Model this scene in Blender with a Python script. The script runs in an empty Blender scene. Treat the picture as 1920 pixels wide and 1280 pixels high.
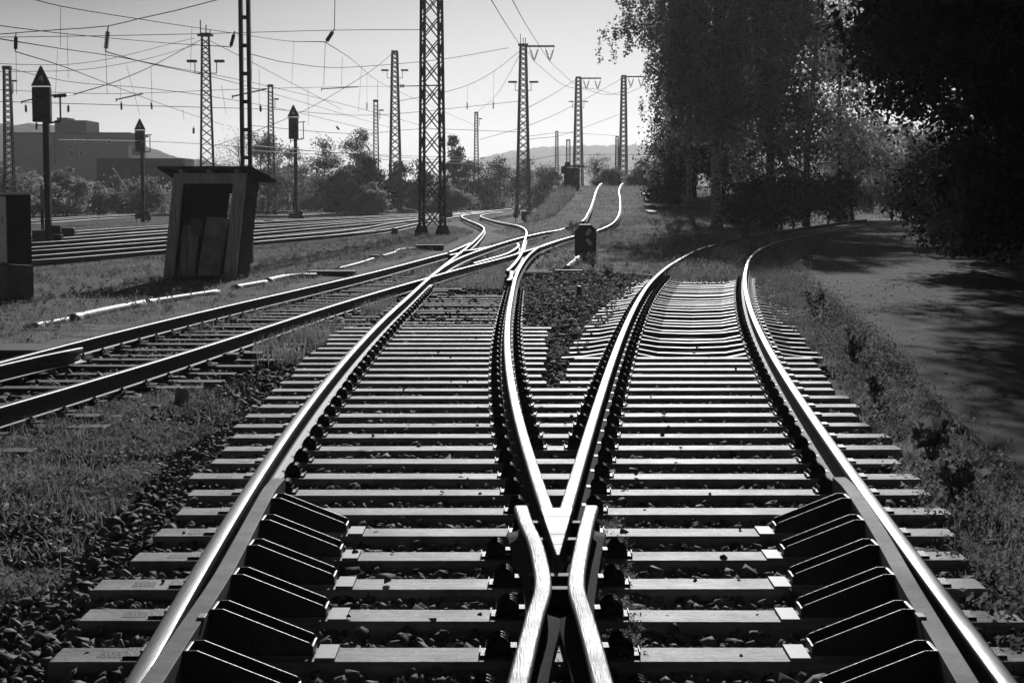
import bpy, bmesh, math, random
import numpy as np
from mathutils import Vector, Matrix
R = math.radians; HAZE = .00024
random.seed(7); rng = np.random.default_rng(7)
sc = bpy.context.scene
col = sc.collection

# ------------------------------------------------------------------ camera
F = 3300.0; W0 = 1920; H0 = 1280; HOR = 363.0; CH = 1.73
TH = math.atan((640 - HOR) / F); CT, ST = math.cos(TH), math.sin(TH)
cam_d = bpy.data.cameras.new('camera'); cam = bpy.data.objects.new('camera', cam_d); col.objects.link(cam)
cam.location = (0, 0, CH); cam.rotation_euler = (math.pi / 2 - TH, 0, 0)
cam_d.sensor_width = 36; cam_d.lens = F / W0 * 36; cam_d.clip_end = 9000; cam_d.clip_start = .1
sc.camera = cam

def ray(u, v):
    a = (u - 960) / F; b = (640 - v) / F
    return a, CT + b * ST, -ST + b * CT
def G(u, v, z=0.0):                       # where the sight line through a pixel meets height z
    a, f, d = ray(u, v); t = (z - CH) / d
    return (a * t, f * t, z)
def D(u, v, y):                           # the point on that line at distance y
    a, f, d = ray(u, v); t = y / f
    return (a * t, y, CH + d * t)

# ------------------------------------------------------------------ materials
def mat(name, c=.2, rough=.7, metal=0., var=.3, scale=8., bump=0., bscale=40., spec=.5, c2=None, stretch=None, coat=0, trans=0., detail=6, worn=0):
    m = bpy.data.materials.new(name); m.use_nodes = True
    nt = m.node_tree; N = nt.nodes; L = nt.links
    b = N['Principled BSDF']; b.inputs['Roughness'].default_value = rough; b.inputs['Metallic'].default_value = metal
    b.inputs['Specular IOR Level'].default_value = spec
    tc = N.new('ShaderNodeTexCoord'); src = tc.outputs['Object']
    if stretch:
        mp = N.new('ShaderNodeMapping'); mp.inputs['Scale'].default_value = stretch
        L.new(src, mp.inputs['Vector']); src = mp.outputs['Vector']
    nz = N.new('ShaderNodeTexNoise'); nz.inputs['Scale'].default_value = scale; nz.inputs['Detail'].default_value = detail; nz.inputs['Roughness'].default_value = .65
    L.new(src, nz.inputs['Vector'])
    rp = N.new('ShaderNodeValToRGB')
    lo = c * (1 - var); hi = c2 if c2 is not None else c * (1 + var)
    rp.color_ramp.elements[0].position = .32; rp.color_ramp.elements[1].position = .68
    rp.color_ramp.elements[0].color = (lo, lo, lo, 1); rp.color_ramp.elements[1].color = (hi, hi, hi, 1)
    L.new(nz.outputs['Fac'], rp.inputs['Fac']); cout = rp.outputs['Color']
    if worn:
        n3 = N.new('ShaderNodeTexNoise'); n3.inputs['Scale'].default_value = 2.6; n3.inputs['Detail'].default_value = 7; n3.inputs['Roughness'].default_value = .7; L.new(tc.outputs['Object'], n3.inputs['Vector'])
        oi = N.new('ShaderNodeObjectInfo'); ad = N.new('ShaderNodeVectorMath'); ad.operation = 'ADD'; L.new(tc.outputs['Object'], ad.inputs[0]); cb_ = N.new('ShaderNodeCombineXYZ'); ml = N.new('ShaderNodeMath'); ml.operation = 'MULTIPLY'; ml.inputs[1].default_value = 60
        L.new(oi.outputs['Random'], ml.inputs[0]); L.new(ml.outputs[0], cb_.inputs[0]); L.new(ml.outputs[0], cb_.inputs[1]); L.new(cb_.outputs[0], ad.inputs[1]); L.new(ad.outputs[0], n3.inputs['Vector'])
        r3 = N.new('ShaderNodeMapRange'); r3.inputs['From Min'].default_value = .3; r3.inputs['From Max'].default_value = .62; r3.inputs['To Min'].default_value = 1 - worn; r3.inputs['To Max'].default_value = 1.08; L.new(n3.outputs['Fac'], r3.inputs['Value'])
        r4 = N.new('ShaderNodeMapRange'); r4.inputs['To Min'].default_value = 1 - worn * .5; r4.inputs['To Max'].default_value = 1.05; L.new(oi.outputs['Random'], r4.inputs['Value'])
        m1_ = N.new('ShaderNodeMath'); m1_.operation = 'MULTIPLY'; L.new(r3.outputs[0], m1_.inputs[0]); L.new(r4.outputs[0], m1_.inputs[1])
        vm = N.new('ShaderNodeVectorMath'); vm.operation = 'SCALE'; L.new(cout, vm.inputs[0]); L.new(m1_.outputs[0], vm.inputs['Scale']); cout = vm.outputs[0]
        rr_ = N.new('ShaderNodeMapRange'); rr_.inputs['To Min'].default_value = min(1, rough + .2); rr_.inputs['To Max'].default_value = rough - .06; L.new(n3.outputs['Fac'], rr_.inputs['Value']); L.new(rr_.outputs[0], b.inputs['Roughness'])
    L.new(cout, b.inputs['Base Color'])
    if bump:
        n2 = N.new('ShaderNodeTexNoise'); n2.inputs['Scale'].default_value = bscale; n2.inputs['Detail'].default_value = 8
        L.new(src, n2.inputs['Vector'])
        bp = N.new('ShaderNodeBump'); bp.inputs['Strength'].default_value = bump; bp.inputs['Distance'].default_value = .02
        L.new(n2.outputs['Fac'], bp.inputs['Height']); L.new(bp.outputs['Normal'], b.inputs['Normal'])
    if trans:
        out = N['Material Output']; tr = N.new('ShaderNodeBsdfTranslucent'); mx = N.new('ShaderNodeMixShader')
        L.new(rp.outputs['Color'], tr.inputs['Color']); mx.inputs[0].default_value = trans
        L.new(b.outputs[0], mx.inputs[1]); L.new(tr.outputs[0], mx.inputs[2]); L.new(mx.outputs[0], out.inputs['Surface'])
    return m
M = {}
M['head'] = mat('polished_rail_head', .125, .4, 1., .35, 14, .1, 60, stretch=(5, .12, 5))
M['wornhead'] = mat('battered_crossing_steel', .16, .5, .55, .45, 16, .25, 45, stretch=(4, .2, 4), worn=.3)
M['rust'] = mat('dark_rusted_rail_flank', .085, .62, 0, .4, 25, .25, 120, spec=.4)
M['steel'] = mat('dull_guard_steel', .12, .62, .0, .4, 12, .15, 150, spec=.25, worn=.4)
M['black'] = mat('black_cast_iron', .02, .42, 0, .4, 20, .2, 90)
M['iron'] = mat('dark_fastening_iron', .022, .5, .0, .5, 30, .3, 90, spec=.25)
M['conc'] = mat('weathered_grey_sleeper', .4, .47, 0, .42, 7, .5, 70, stretch=(.3, 4, 4), spec=.22, worn=.55)
M['steelsl'] = mat('worn_steel_sleeper', .14, .55, .0, .4, 9, .25, 60, stretch=(.5, 2, 2))
M['timber'] = mat('dark_timber_sleeper', .075, .7, 0, .45, 5, .5, 50, stretch=(.4, 4, 4))
M['kerb'] = mat('mossy_kerb', .03, .95, 0, .5, 6, .8, 20, spec=.02)
M['plate'] = mat('pale_steel_plate', .25, .6, .0, .25, 20)
M['ground'] = mat('dry_soil_and_moss', .24, .95, 0, .7, 2.2, .9, 14, spec=.1)
M['bed'] = mat('ballast_bed', .07, .95, 0, .6, 14, 1., 22, spec=.15)
M['yardbed'] = mat('yard_gravel', .07, .95, 0, .7, .6, .8, 8, spec=.1)
M['stone'] = mat('crushed_ballast_stone', .10, .75, 0, .65, 9, 0, 70, c2=.27, spec=.2)
M['darkstone'] = mat('dark_stone', .03, .75, 0, .6, 9, 0, 70, c2=.08, spec=.2)  # darker stone for the strip between the rails of the S-curved track
M['leafbirch'] = mat('birch_leaf', .10, .8, 0, .8, 1.3, trans=.55, c2=.32, spec=.08)
M['stonemid'] = mat('midtone_stone', .065, .75, 0, .6, 9, 0, 70, c2=.2, spec=.2)  # darker stone for the gravel between the two tracks
M['flank'] = mat('blackish_rail_flank', .02, .8, 0, .4, 20, .2, 90, spec=.08)  # darker flank colour for the crossing rails
M['dullhead'] = mat('dull_rail_head', .07, .46, 1., .4, 10, .1, 60, stretch=(5, .12, 5))
M['litter'] = mat('fallen_leaf', .3, .8, 0, .4, 3, spec=.1)
M['asphalt'] = mat('worn_asphalt', .1, .85, 0, .45, 3, .9, 120, spec=.25, worn=.55)
M['grass'] = mat('dry_grass', .25, .8, 0, .5, .8, trans=.5, c2=.48, spec=.15)
M['weed'] = mat('weed_leaf', .16, .7, 0, .65, 2.5, trans=.5, c2=.4, spec=.2)
M['moss'] = mat('pale_moss_plant', .3, .8, 0, .5, 6, trans=.4, c2=.5, spec=.1)
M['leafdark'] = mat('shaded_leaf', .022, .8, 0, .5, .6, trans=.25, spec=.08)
M['leafmid'] = mat('autumn_leaf', .24, .8, 0, .75, 1.1, trans=.6, c2=.5, spec=.08)
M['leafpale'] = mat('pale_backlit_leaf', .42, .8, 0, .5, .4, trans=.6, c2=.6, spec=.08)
M['bark'] = mat('dark_bark', .035, .9, 0, .5, 6, .6, 30, spec=.1)
M['birch'] = mat('birch_bark', .03, .8, 0, .9, 2.2, .3, 30, c2=.8, stretch=(1.5, 1.5, 3.))
M['mast'] = mat('weathered_mast_steel', .035, .7, .0, .4, 4)
M['wire'] = mat('dark_wire', .02, 1., .0, .2, 2, spec=0)
M['glint'] = mat('glinting_contact_wire', .25, .6, .3, .2, 2)  # paler than the other wires; the sun glint is put into its colour
M['yardhead'] = mat('yard_rail_head', .12, .5, 1., .6, 1.5)
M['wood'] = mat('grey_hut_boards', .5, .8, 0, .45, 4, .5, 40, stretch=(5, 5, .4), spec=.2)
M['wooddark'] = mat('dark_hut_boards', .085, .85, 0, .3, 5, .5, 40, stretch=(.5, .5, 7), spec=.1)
M['felt'] = mat('roof_felt', .05, .9, 0, .3, 5, .3, 60, spec=.1)
M['panel'] = mat('stained_panel', .42, .8, 0, .5, 3, .2, 30, spec=.2)
M['white'] = mat('white_paint', .8, .5, 0, .15, 8)
M['digit'] = mat('pale_digit', .9, .5, 0, .1, 8)
M['grey'] = mat('grey_reflector', .4, .45, 0, .15, 8)
M['tube'] = mat('galvanised_duct', .42, .55, .0, .25, 6, .2, 40)
M['cab'] = mat('cabinet_grey', .14, .6, 0, .2, 5)
M['cabdark'] = mat('cabinet_dark', .035, .6, 0, .2, 5)
M['wall'] = mat('rendered_wall', .3, .9, 0, .1, .3, spec=.1)
M['walldark'] = mat('dark_wall', .035, .9, 0, .2, .5, spec=.1)
M['pane'] = mat('window_pane', .01, .3, 0, .1, 1)
M['hill'] = mat('wooded_hill', .10, 1, 0, .55, .05, spec=0)
M['insul'] = mat('dark_insulator', .03, .3, 0, .2, 5)

# ------------------------------------------------------------------ helpers
def tag(o, label=None, cat=None, group=None, kind=None):
    if label: o['label'] = label
    if cat: o['category'] = cat
    if group: o['group'] = group
    if kind: o['kind'] = kind
    return o
def empty(name, loc=(0, 0, 0), label=None, cat=None, group=None, rot=(0, 0, 0)):
    o = bpy.data.objects.new(name, None); o.empty_display_size = .2; col.objects.link(o)
    o.location = loc; o.rotation_euler = rot
    return tag(o, label, cat, group)
class MB:
    def __init__(s): s.v = []; s.f = []; s.m = []
    def add(s, vs, fs, m=0):
        n = len(s.v); s.v += [tuple(p) for p in vs]; s.f += [tuple(i + n for i in f) for f in fs]; s.m += [m] * len(fs); return s
    def box(s, c, d, m=0, rz=0, M4=None):
        x, y, z = d[0] / 2, d[1] / 2, d[2] / 2; cr, sr = math.cos(rz), math.sin(rz)
        vs = []
        for i in (-1, 1):
            for j in (-1, 1):
                for k in (-1, 1):
                    p = (i * x, j * y, k * z); p = (p[0] * cr - p[1] * sr + c[0], p[0] * sr + p[1] * cr + c[1], p[2] + c[2])
                    vs.append(p)
        if M4 is not None: vs = [tuple(M4 @ Vector(p)) for p in vs]
        return s.add(vs, [(0, 1, 3, 2), (4, 6, 7, 5), (0, 4, 5, 1), (2, 3, 7, 6), (0, 2, 6, 4), (1, 5, 7, 3)], m)
    def tube(s, pts, r, n=6, m=0, cap=True):
        P = [Vector(p) for p in pts]; rs = r if isinstance(r, (list, tuple)) else [r] * len(P)
        vs = []; fs = []; up = None
        for i, p in enumerate(P):
            t = (P[min(i + 1, len(P) - 1)] - P[max(i - 1, 0)])
            t = t.normalized() if t.length > 1e-9 else Vector((0, 0, 1))
            if up is None: up = Vector((0, 0, 1)) if abs(t.z) < .9 else Vector((1, 0, 0))
            a = t.cross(up).normalized(); b = t.cross(a).normalized()
            for k in range(n):
                w = 2 * math.pi * k / n
                vs.append(p + (a * math.cos(w) + b * math.sin(w)) * rs[i])
        for i in range(len(P) - 1):
            for k in range(n):
                fs.append((i * n + k, i * n + (k + 1) % n, (i + 1) * n + (k + 1) % n, (i + 1) * n + k))
        if cap and n > 2:
            fs.append(tuple(range(n))); fs.append(tuple((len(P) - 1) * n + k for k in reversed(range(n))))
        return s.add(vs, fs, m)
    def bar(s, a, b, w, m=0, w2=None):      # square bar
        a, b = Vector(a), Vector(b); t = (b - a).normalized()
        up = Vector((0, 0, 1)) if abs(t.z) < .95 else Vector((0, 1, 0))
        x = t.cross(up).normalized() * (w / 2); y = t.cross(x).normalized() * ((w2 or w) / 2)
        vs = [p + sx * x + sy * y for p in (a, b) for sx, sy in ((-1, -1), (1, -1), (1, 1), (-1, 1))]
        return s.add(vs, [(0, 3, 2, 1), (4, 5, 6, 7), (0, 1, 5, 4), (1, 2, 6, 5), (2, 3, 7, 6), (3, 0, 4, 7)], m)
    def prism(s, poly, y0, y1, m=0):        # outline in x,z pulled along y
        n = len(poly); vs = [(p[0], y0, p[1]) for p in poly] + [(p[0], y1, p[1]) for p in poly]
        fs = [tuple(range(n)), tuple(reversed(range(n, 2 * n)))] + [(i, i + n, (i + 1) % n + n, (i + 1) % n) for i in range(n)]
        return s.add(vs, fs, m)
    def build(s, name, mats, parent=None, smooth=False, bevel=0, loc=None):
        me = bpy.data.meshes.new(name); me.from_pydata(s.v, [], s.f)
        mats = mats if isinstance(mats, (list, tuple)) else [mats]
        for k in mats: me.materials.append(M[k])
        if len(mats) > 1: me.polygons.foreach_set('material_index', s.m)
        bm = bmesh.new(); bm.from_mesh(me); bmesh.ops.recalc_face_normals(bm, faces=bm.faces); bm.to_mesh(me); bm.free()
        if smooth: me.polygons.foreach_set('use_smooth', [True] * len(me.polygons))
        o = bpy.data.objects.new(name, me); col.objects.link(o)
        if parent: o.parent = parent
        if loc: o.location = loc
        if bevel:
            b = o.modifiers.new('soft_edge', 'BEVEL'); b.width = bevel; b.segments = 2; b.limit_method = 'ANGLE'; b.angle_limit = R(40)
        return o
def np_mesh(name, verts, faces, matname, parent=None, smooth=False):
    me = bpy.data.meshes.new(name); nv, nf, k = len(verts), len(faces), faces.shape[1]
    me.vertices.add(nv); me.vertices.foreach_set('co', np.ascontiguousarray(verts, np.float32).ravel())
    me.loops.add(nf * k); me.loops.foreach_set('vertex_index', np.ascontiguousarray(faces, np.int32).ravel())
    me.polygons.add(nf); me.polygons.foreach_set('loop_start', np.arange(0, nf * k, k, dtype=np.int32))
    me.update(calc_edges=True)
    me.materials.append(M[matname])
    if smooth: me.polygons.foreach_set('use_smooth', np.ones(nf, bool))
    o = bpy.data.objects.new(name, me); col.objects.link(o)
    if parent: o.parent = parent
    return o
def vnoise(x, y, seed=0):
    x = np.asarray(x, float); y = np.asarray(y, float)
    def h(i, j): 
        v = np.sin(i * 127.1 + j * 311.7 + seed * 74.7) * 43758.5453
        return v - np.floor(v)
    i, j = np.floor(x), np.floor(y); fx, fy = x - i, y - j
    fx = fx * fx * (3 - 2 * fx); fy = fy * fy * (3 - 2 * fy)
    return (h(i, j) * (1 - fx) + h(i + 1, j) * fx) * (1 - fy) + (h(i, j + 1) * (1 - fx) + h(i + 1, j + 1) * fx) * fy
def spline(P, step=.5):
    P = [np.array(p, float) for p in P]
    if len(P) == 2: P = [P[0], (P[0] + P[1]) / 2, P[1]]
    out = []
    for i in range(len(P) - 1):
        p0 = P[i - 1] if i else 2 * P[0] - P[1]; p1, p2 = P[i], P[i + 1]
        p3 = P[i + 2] if i + 2 < len(P) else 2 * P[-1] - P[-2]
        d1 = max(np.linalg.norm(p1 - p0), 1e-6) ** .5; d2 = max(np.linalg.norm(p2 - p1), 1e-6) ** .5; d3 = max(np.linalg.norm(p3 - p2), 1e-6) ** .5
        m1 = (p2 - p1) - d2 * ((p2 - p0) / (d1 + d2) - (p1 - p0) / d1) if False else None
        t1 = ((p1 - p0) / d1 - (p2 - p0) / (d1 + d2) + (p2 - p1) / d2) * d2
        t2 = ((p2 - p1) / d2 - (p3 - p1) / (d2 + d3) + (p3 - p2) / d3) * d2
        n = max(2, int(np.linalg.norm(p2 - p1) / step))
        for k in range(n):
            t = k / n
            out.append((2 * t**3 - 3 * t**2 + 1) * p1 + (t**3 - 2 * t**2 + t) * t1 + (-2 * t**3 + 3 * t**2) * p2 + (t**3 - t**2) * t2)
    out.append(P[-1]); return np.array(out)
ONES = 'first second third fourth fifth sixth seventh eighth ninth tenth eleventh twelfth thirteenth fourteenth fifteenth sixteenth seventeenth eighteenth nineteenth'.split()
def ordinal(n):
    if n < 20: return ONES[n - 1]
    t = {2: 'twent', 3: 'thirt', 4: 'fort', 5: 'fift'}[n // 10]
    return t + 'ieth' if n % 10 == 0 else t + 'y-' + ONES[n % 10 - 1]

# ------------------------------------------------------------------ terrain
YS = [30, 54.5, 73, 96, 109, 140, 200]; XB = [2.25, 6.3, 11, 17.6, 22, 32, 50]
HY = [55, 70, 80, 84, 99, 124, 136, 170, 230, 300]; HZ = [0, .0, .14, .36, 1.12, 2.28, 2.4, 2.0, 1.0, 0]
CY = [55, 60, 70, 84, 99, 124, 160, 300]; CX = [.3, .6, 2.0, 4.35, 5.3, 7, 9, 14]
def sm(t): t = np.clip(t, 0, 1); return t * t * (3 - 2 * t)
def terr(x, y):
    x = np.asarray(x, float); y = np.asarray(y, float)
    c = np.interp(y, CY, CX); h = np.interp(y, HY, HZ)
    lw = np.interp(y, [60, 90, 124], [2.0, 2.4, 3.2]); b = np.interp(y, YS, XB)
    left = sm((x - (c - lw - 2.4)) / 2.4)
    right = sm((b - 1.3 - x) / 5.0)
    return -.09 + h * left * right
xs = np.concatenate([np.linspace(-2500, -160, 8), np.linspace(-150, -34, 24), np.linspace(-32, -9, 47), np.linspace(-8.6, 24, 100), np.linspace(25, 60, 24), np.linspace(65, 160, 12), np.linspace(200, 2500, 8)])
ys = np.concatenate([[-60, -20], np.linspace(-4, 60, 120), np.linspace(61, 150, 90), np.linspace(155, 330, 36), np.linspace(350, 900, 16), [1200, 2000, 3100]])
X, Y = np.meshgrid(xs, ys)
Z = terr(X, Y) + (vnoise(X * .9, Y * .9) - .5) * .05 * (np.abs(X) < 60) - .012
nx, ny = len(xs), len(ys)
idx = np.arange(nx * ny).reshape(ny, nx)
fc = np.stack([idx[:-1, :-1], idx[:-1, 1:], idx[1:, 1:], idx[1:, :-1]], -1).reshape(-1, 4)
tag(np_mesh('ground', np.stack([X, Y, Z], -1).reshape(-1, 3), fc, 'ground', smooth=True), kind='structure')

def strip_sheet(name, L_, R_, matname, z, n=4, kind='structure'):
    L_ = spline([(p[0], p[1], 0) for p in L_], 1.0); R_ = spline([(p[0], p[1], 0) for p in R_], 1.0)
    k = 120; t = np.linspace(0, 1, k)
    res = lambda A: np.stack([np.interp(t, np.linspace(0, 1, len(A)), A[:, i]) for i in range(2)], -1)
    A, B = res(L_), res(R_)
    w = np.linspace(0, 1, n)
    P = A[:, None, :] * (1 - w)[None, :, None] + B[:, None, :] * w[None, :, None]
    zz = np.maximum(terr(P[..., 0], P[..., 1]) + .09, 0) + z
    V = np.concatenate([P, zz[..., None]], -1).reshape(-1, 3)
    ii = np.arange(k * n).reshape(k, n)
    f = np.stack([ii[:-1, :-1], ii[:-1, 1:], ii[1:, 1:], ii[1:, :-1]], -1).reshape(-1, 4)
    return tag(np_mesh(name, V, f, matname), kind=kind)

# ------------------------------------------------------------------ rails
HALF = [(0, 0), (.024, -.0008), (.028, -.002), (.0325, -.0055), (.0348, -.011), (.0355, -.018), (.0345, -.036), (.022, -.046), (.009, -.056), (.008, -.112), (.020, -.130), (.070, -.139), (.075, -.150)]
PROF = [(-a, b) for a, b in reversed(HALF[1:])] + HALF
SHINY = {i for i in range(len(PROF) - 1) if PROF[i][1] > -.03 and PROF[i + 1][1] > -.03}
def sweep(path, prof, closed=True):
    path = np.array(path); t = np.gradient(path, axis=0); t[:, 2] = 0
    t /= np.linalg.norm(t, axis=1)[:, None] + 1e-9
    lat = np.stack([t[:, 1], -t[:, 0], 0 * t[:, 0]], -1)
    n = len(prof); vs = []
    for p, l in zip(path, lat):
        for a, b in prof: vs.append((p[0] + l[0] * a, p[1] + l[1] * a, p[2] + b))
    fs = []
    for i in range(len(path) - 1):
        for k in range(n if closed else n - 1):
            fs.append((i * n + k, i * n + (k + 1) % n, (i + 1) * n + (k + 1) % n, (i + 1) * n + k))
    e = len(path) - 1
    fs.append(tuple(range(n))); fs.append(tuple(e * n + k for k in reversed(range(n))))
    return vs, fs, n
RT = .17
def rail_mesh(path, name, parent=None, smooth=True, head='head', flank='rust'):
    vs, fs, n = sweep(path, PROF)
    mb = MB(); mb.add(vs, fs); mb.m = [0 if (i < len(fs) - 2 and i % n in SHINY) else 1 for i in range(len(fs))]
    o = mb.build(name, [head, flank], parent)
    o.data.polygons.foreach_set('use_smooth', [len(p.vertices) == 4 for p in o.data.polygons])
    return o
RAIL = {}
def rail(key, px, label, group=None, ext0=None, ext1=None, step=.4, pts=None, name='running_rail', smooth_m=2.4, flank='rust', head='head'):
    P = pts or [G(u, v, RT) for u, v in px]
    P = [np.array(p) for p in P]
    near_ = [i for i, p in enumerate(P) if p[1] < 36 and all(q[1] < 36 for q in P[:i + 1])]
    if len(near_) > 5:
        yy_ = np.array([P[i][1] for i in near_]); cf = np.polyfit(yy_, [P[i][0] for i in near_], 3)
        for i in near_: P[i] = np.array([np.polyval(cf, P[i][1]) * (1 if i < near_[-1] - 1 else .5) + P[i][0] * (0 if i < near_[-1] - 1 else .5), P[i][1], P[i][2]])
    if ext0: d = P[0] - P[1]; P = [P[0] + d / np.linalg.norm(d) * ext0] + P
    if ext1: d = P[-1] - P[-2]; P = P + [P[-1] + d / np.linalg.norm(d) * ext1]
    S = spline(P, step)
    if smooth_m:
        k = max(1, int(smooth_m / step)); ker = np.hanning(2 * k + 3)[1:-1]; ker /= ker.sum()
        e0, e1 = S[1] - S[0], S[-1] - S[-2]
        pad = np.concatenate([S[0] + np.arange(-k, 0)[:, None] * e0, S, S[-1] + np.arange(1, k + 1)[:, None] * e1])
        S = np.stack([np.convolve(pad[:, i], ker, 'valid') for i in range(3)], -1)
    RAIL[key] = S
    return tag(rail_mesh(S, name, flank=flank, head=head), label, 'rail', group)
def rx(key, y):
    S = RAIL[key]; o = np.argsort(S[:, 1]); 
    return float(np.interp(y, S[o, 1], S[o, 0])) if S[:, 1].min() <= y <= S[:, 1].max() else None

Z2 = lambda pts, s, ox, oy: [(x / s + ox, y / s + oy) for x, y in pts]
ALEFT = [(243, 1280), (320, 1153), (378, 1063), (434, 972), (491, 881), (550, 791), (598, 729), (649, 668), (694, 620), (731, 585), (760, 561), (807, 517.5), (836, 494)] 
rail('A_left', ALEFT + [(868, 469), (892, 449), (905.5, 434), (907.5, 428), (900, 421.5), (877, 412), (866, 406), (874, 400.6), (915, 396), (960, 391)],
     'polished rail with square black guard brackets, curving away to the mast yard', ext0=6)
AR = [(1024, 949), (999, 877), (981, 810), (965, 750), (954.5, 701), (950, 645), (952.5, 596), (960, 547.5), (967, 517.5), (975, 500), (994, 475), (1018.5, 459), (1050, 449), (1076, 442)]
BL = [(1061, 952), (1085.5, 877), (1101, 810), (1121, 750), (1140, 701), (1158.5, 645), (1175.5, 604), (1196, 562.5), (1219, 529), (1251, 500), (1274, 485.5), (1311, 467), (1341, 458), (1380, 448.5), (1415, 441), (1475, 431), (1565, 418), (1625, 411)]
BR = [(1885, 1270), (1808, 1167), (1750, 1095), (1694, 1021), (1652, 961), (1612, 900), (1582, 859), (1554, 817), (1512, 763.5), (1475, 714), (1441, 655), (1411, 587), (1397.5, 538.7), (1398.5, 505), (1409, 480), (1432, 463), (1475, 448), (1540, 435), (1620, 421)]
nose = G(1046, 1040, RT)
rail('A_right', AR, 'shiny rail of the nearer track, bending from the crossing point past the dwarf signal', pts=[G(u, v, RT) for u, v in AR], flank='flank', head='wornhead', ext0=.3)
rail('B_left', BL, 'shiny rail sweeping from the crossing point towards the road and trees', pts=[G(u, v, RT) for u, v in BL], flank='flank', head='wornhead', ext0=.3)
rail('B_right', BR, 'broad shiny outer rail running beside the weedy road verge', ext0=6)
# the hump track beyond the crossing
def HP(u, v, y): p = D(u, v, y); return (p[0], p[1], p[2])
rail('hump_left', None, 'bright rail climbing the grassy hump, on the mast side', pts=[G(812, 514, RT), G(836, 496.5, RT), G(866, 481, RT), G(926, 460, RT), G(977, 445, RT), G(1014, 436.5, RT), G(1062, 426.5, RT),
     HP(1088, 416.5, 80), HP(1102, 400, 86), HP(1112, 376, 100), HP(1118, 357, 112), HP(1126, 345, 126), HP(1134, 344, 140), HP(1150, 346, 165)])
C_R = [(0, 760), (100, 733), (200, 703), (350, 659.5), (480, 619), (606, 574), (722.5, 543.5), (807, 518.7), (856, 505), (944, 482.7), (980, 472), (1018, 460.5), (1050, 449.5), (1076, 442)]
rail('C_right', C_R, 'long rail from the dark timber track, crossing the nearer track and climbing the hump', head='dullhead', ext0=7, pts=[G(u, v, RT) for u, v in C_R] + [HP(1118, 432.5, 76), HP(1148, 419, 81), HP(1160, 403, 86), HP(1162.5, 374, 100), HP(1160.5, 357, 112), HP(1166, 345, 126), HP(1174, 344, 140), HP(1190, 346, 165)])
rail('C_left', [(0, 677), (155, 637.5), (220, 620), (350, 589), (460, 565.4), (623, 527.5), (708, 507.7), (828, 476.5), (838, 474)], 'far rail of the dark timber track, ending at the crossing below the big mast', head='dullhead', ext0=7)
rail('wing_stub', Z2([(900, 722), (1060, 655), (1165, 608)], 6.4, 700, 360), 'short wing rail lying against the crossing near the big lattice mast', name='wing_rail', smooth_m=0)
rail('wing_stub2', Z2([(890, 757), (1050, 722), (1070, 700), (1180, 693), (1310, 668), (1440, 643)], 6.4, 700, 360), 'thin closure rail between two crossing rails near the big mast', name='closure_rail', smooth_m=0)
rail('S_right', Z2([(1600, 945), (1690, 855), (1770, 742), (1803, 620), (1836, 480), (1815, 440), (1730, 400), (1540, 365), (1370, 322), (1285, 288), (1330, 268), (1550, 238)], 6.4, 700, 360),
     'winding rail that doubles back in an S towards the signal yard')
rail('blade', Z2([(1592, 1060), (1640, 1040), (1655, 990), (1655, 945)], 6.4, 700, 360), 'stubby switch rail end beside the curved rail', name='switch_rail', smooth_m=0)
rail('guard', Z2([(1180, 855), (1400, 795), (1580, 742), (1700, 680), (1742, 640), (1728, 612)], 6.4, 700, 360), 'thin guard rail with a hooked end inside the far crossing', name='guard_rail', smooth_m=0)
rail('c_check', [(0, 683), (75, 666), (150, 651)], 'short check rail inside the dark timber track with a blunt end', ext0=6, name='check_rail', smooth_m=0, head='dullhead')
# wing rails of the near crossing
def wing(px, ext, label):
    P = [np.array(G(u, v, RT + .004)) for u, v in px]
    d = P[-1] - P[-2]; P.append(P[-1] + d / np.linalg.norm(d) * ext)
    S = spline(P, .12)
    k = len(px); RAIL['wing_' + label[:12]] = S
    root = tag(rail_mesh(S, 'wing_rail', flank='flank', head='wornhead'), label, 'rail', 'wing rails of the crossing')
    return root, S
_, WL = wing([(977, 947), (987, 978), (1002, 1010), (1012, 1046), (1018, 1082), (1017, 1106), (1004, 1146), (990, 1200), (976, 1258)], 6, 'bent wing rail of the crossing, on the side with the hut')
_, WR = wing([(1109, 947), (1099, 984), (1089, 1032), (1081, 1080), (1082, 1106), (1096, 1149), (1112, 1204), (1127, 1262)], 6, 'bent wing rail of the crossing, on the road side')
# crossing nose
nroot = empty('crossing_nose', G(1046, 1075, 0), 'pointed steel crossing nose where the two bright rails meet in a V', 'rail crossing')
mb = MB(); ly = nroot.location.y; lx = nroot.location.x
def loc_(p): return (p[0] - lx, p[1] - ly, p[2])
y1 = G(1044, 952, RT)[1]; yn = nose[1]
secs = [(nose[0], yn - .05, .006, .05)]
xa1, xb1 = rx('A_right', y1), rx('B_left', y1); w1 = (xb1 - xa1) / 2 + .034; x1 = (xa1 + xb1) / 2
for t in np.linspace(0, 1, 6): secs.append((nose[0] * (1 - t) + x1 * t, yn + (y1 - yn) * t, .007 * (1 - t) + w1 * t, .1715 + .001 * t))
for (xc, y, w, zt), (xc2, y2, w2, zt2) in zip(secs[:-1], secs[1:]):
    mb.add([loc_(p) for p in ((xc - w, y, .03), (xc + w, y, .03), (xc + w, y, zt), (xc - w, y, zt), (xc2 - w2, y2, .03), (xc2 + w2, y2, .03), (xc2 + w2, y2, zt2), (xc2 - w2, y2, zt2))],
           [(3, 2, 6, 7), (0, 1, 2, 3), (0, 4, 5, 1), (0, 3, 7, 4), (1, 5, 6, 2), (4, 7, 6, 5)])
mb.build('nose_block', 'wornhead', nroot, bevel=.004)
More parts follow.
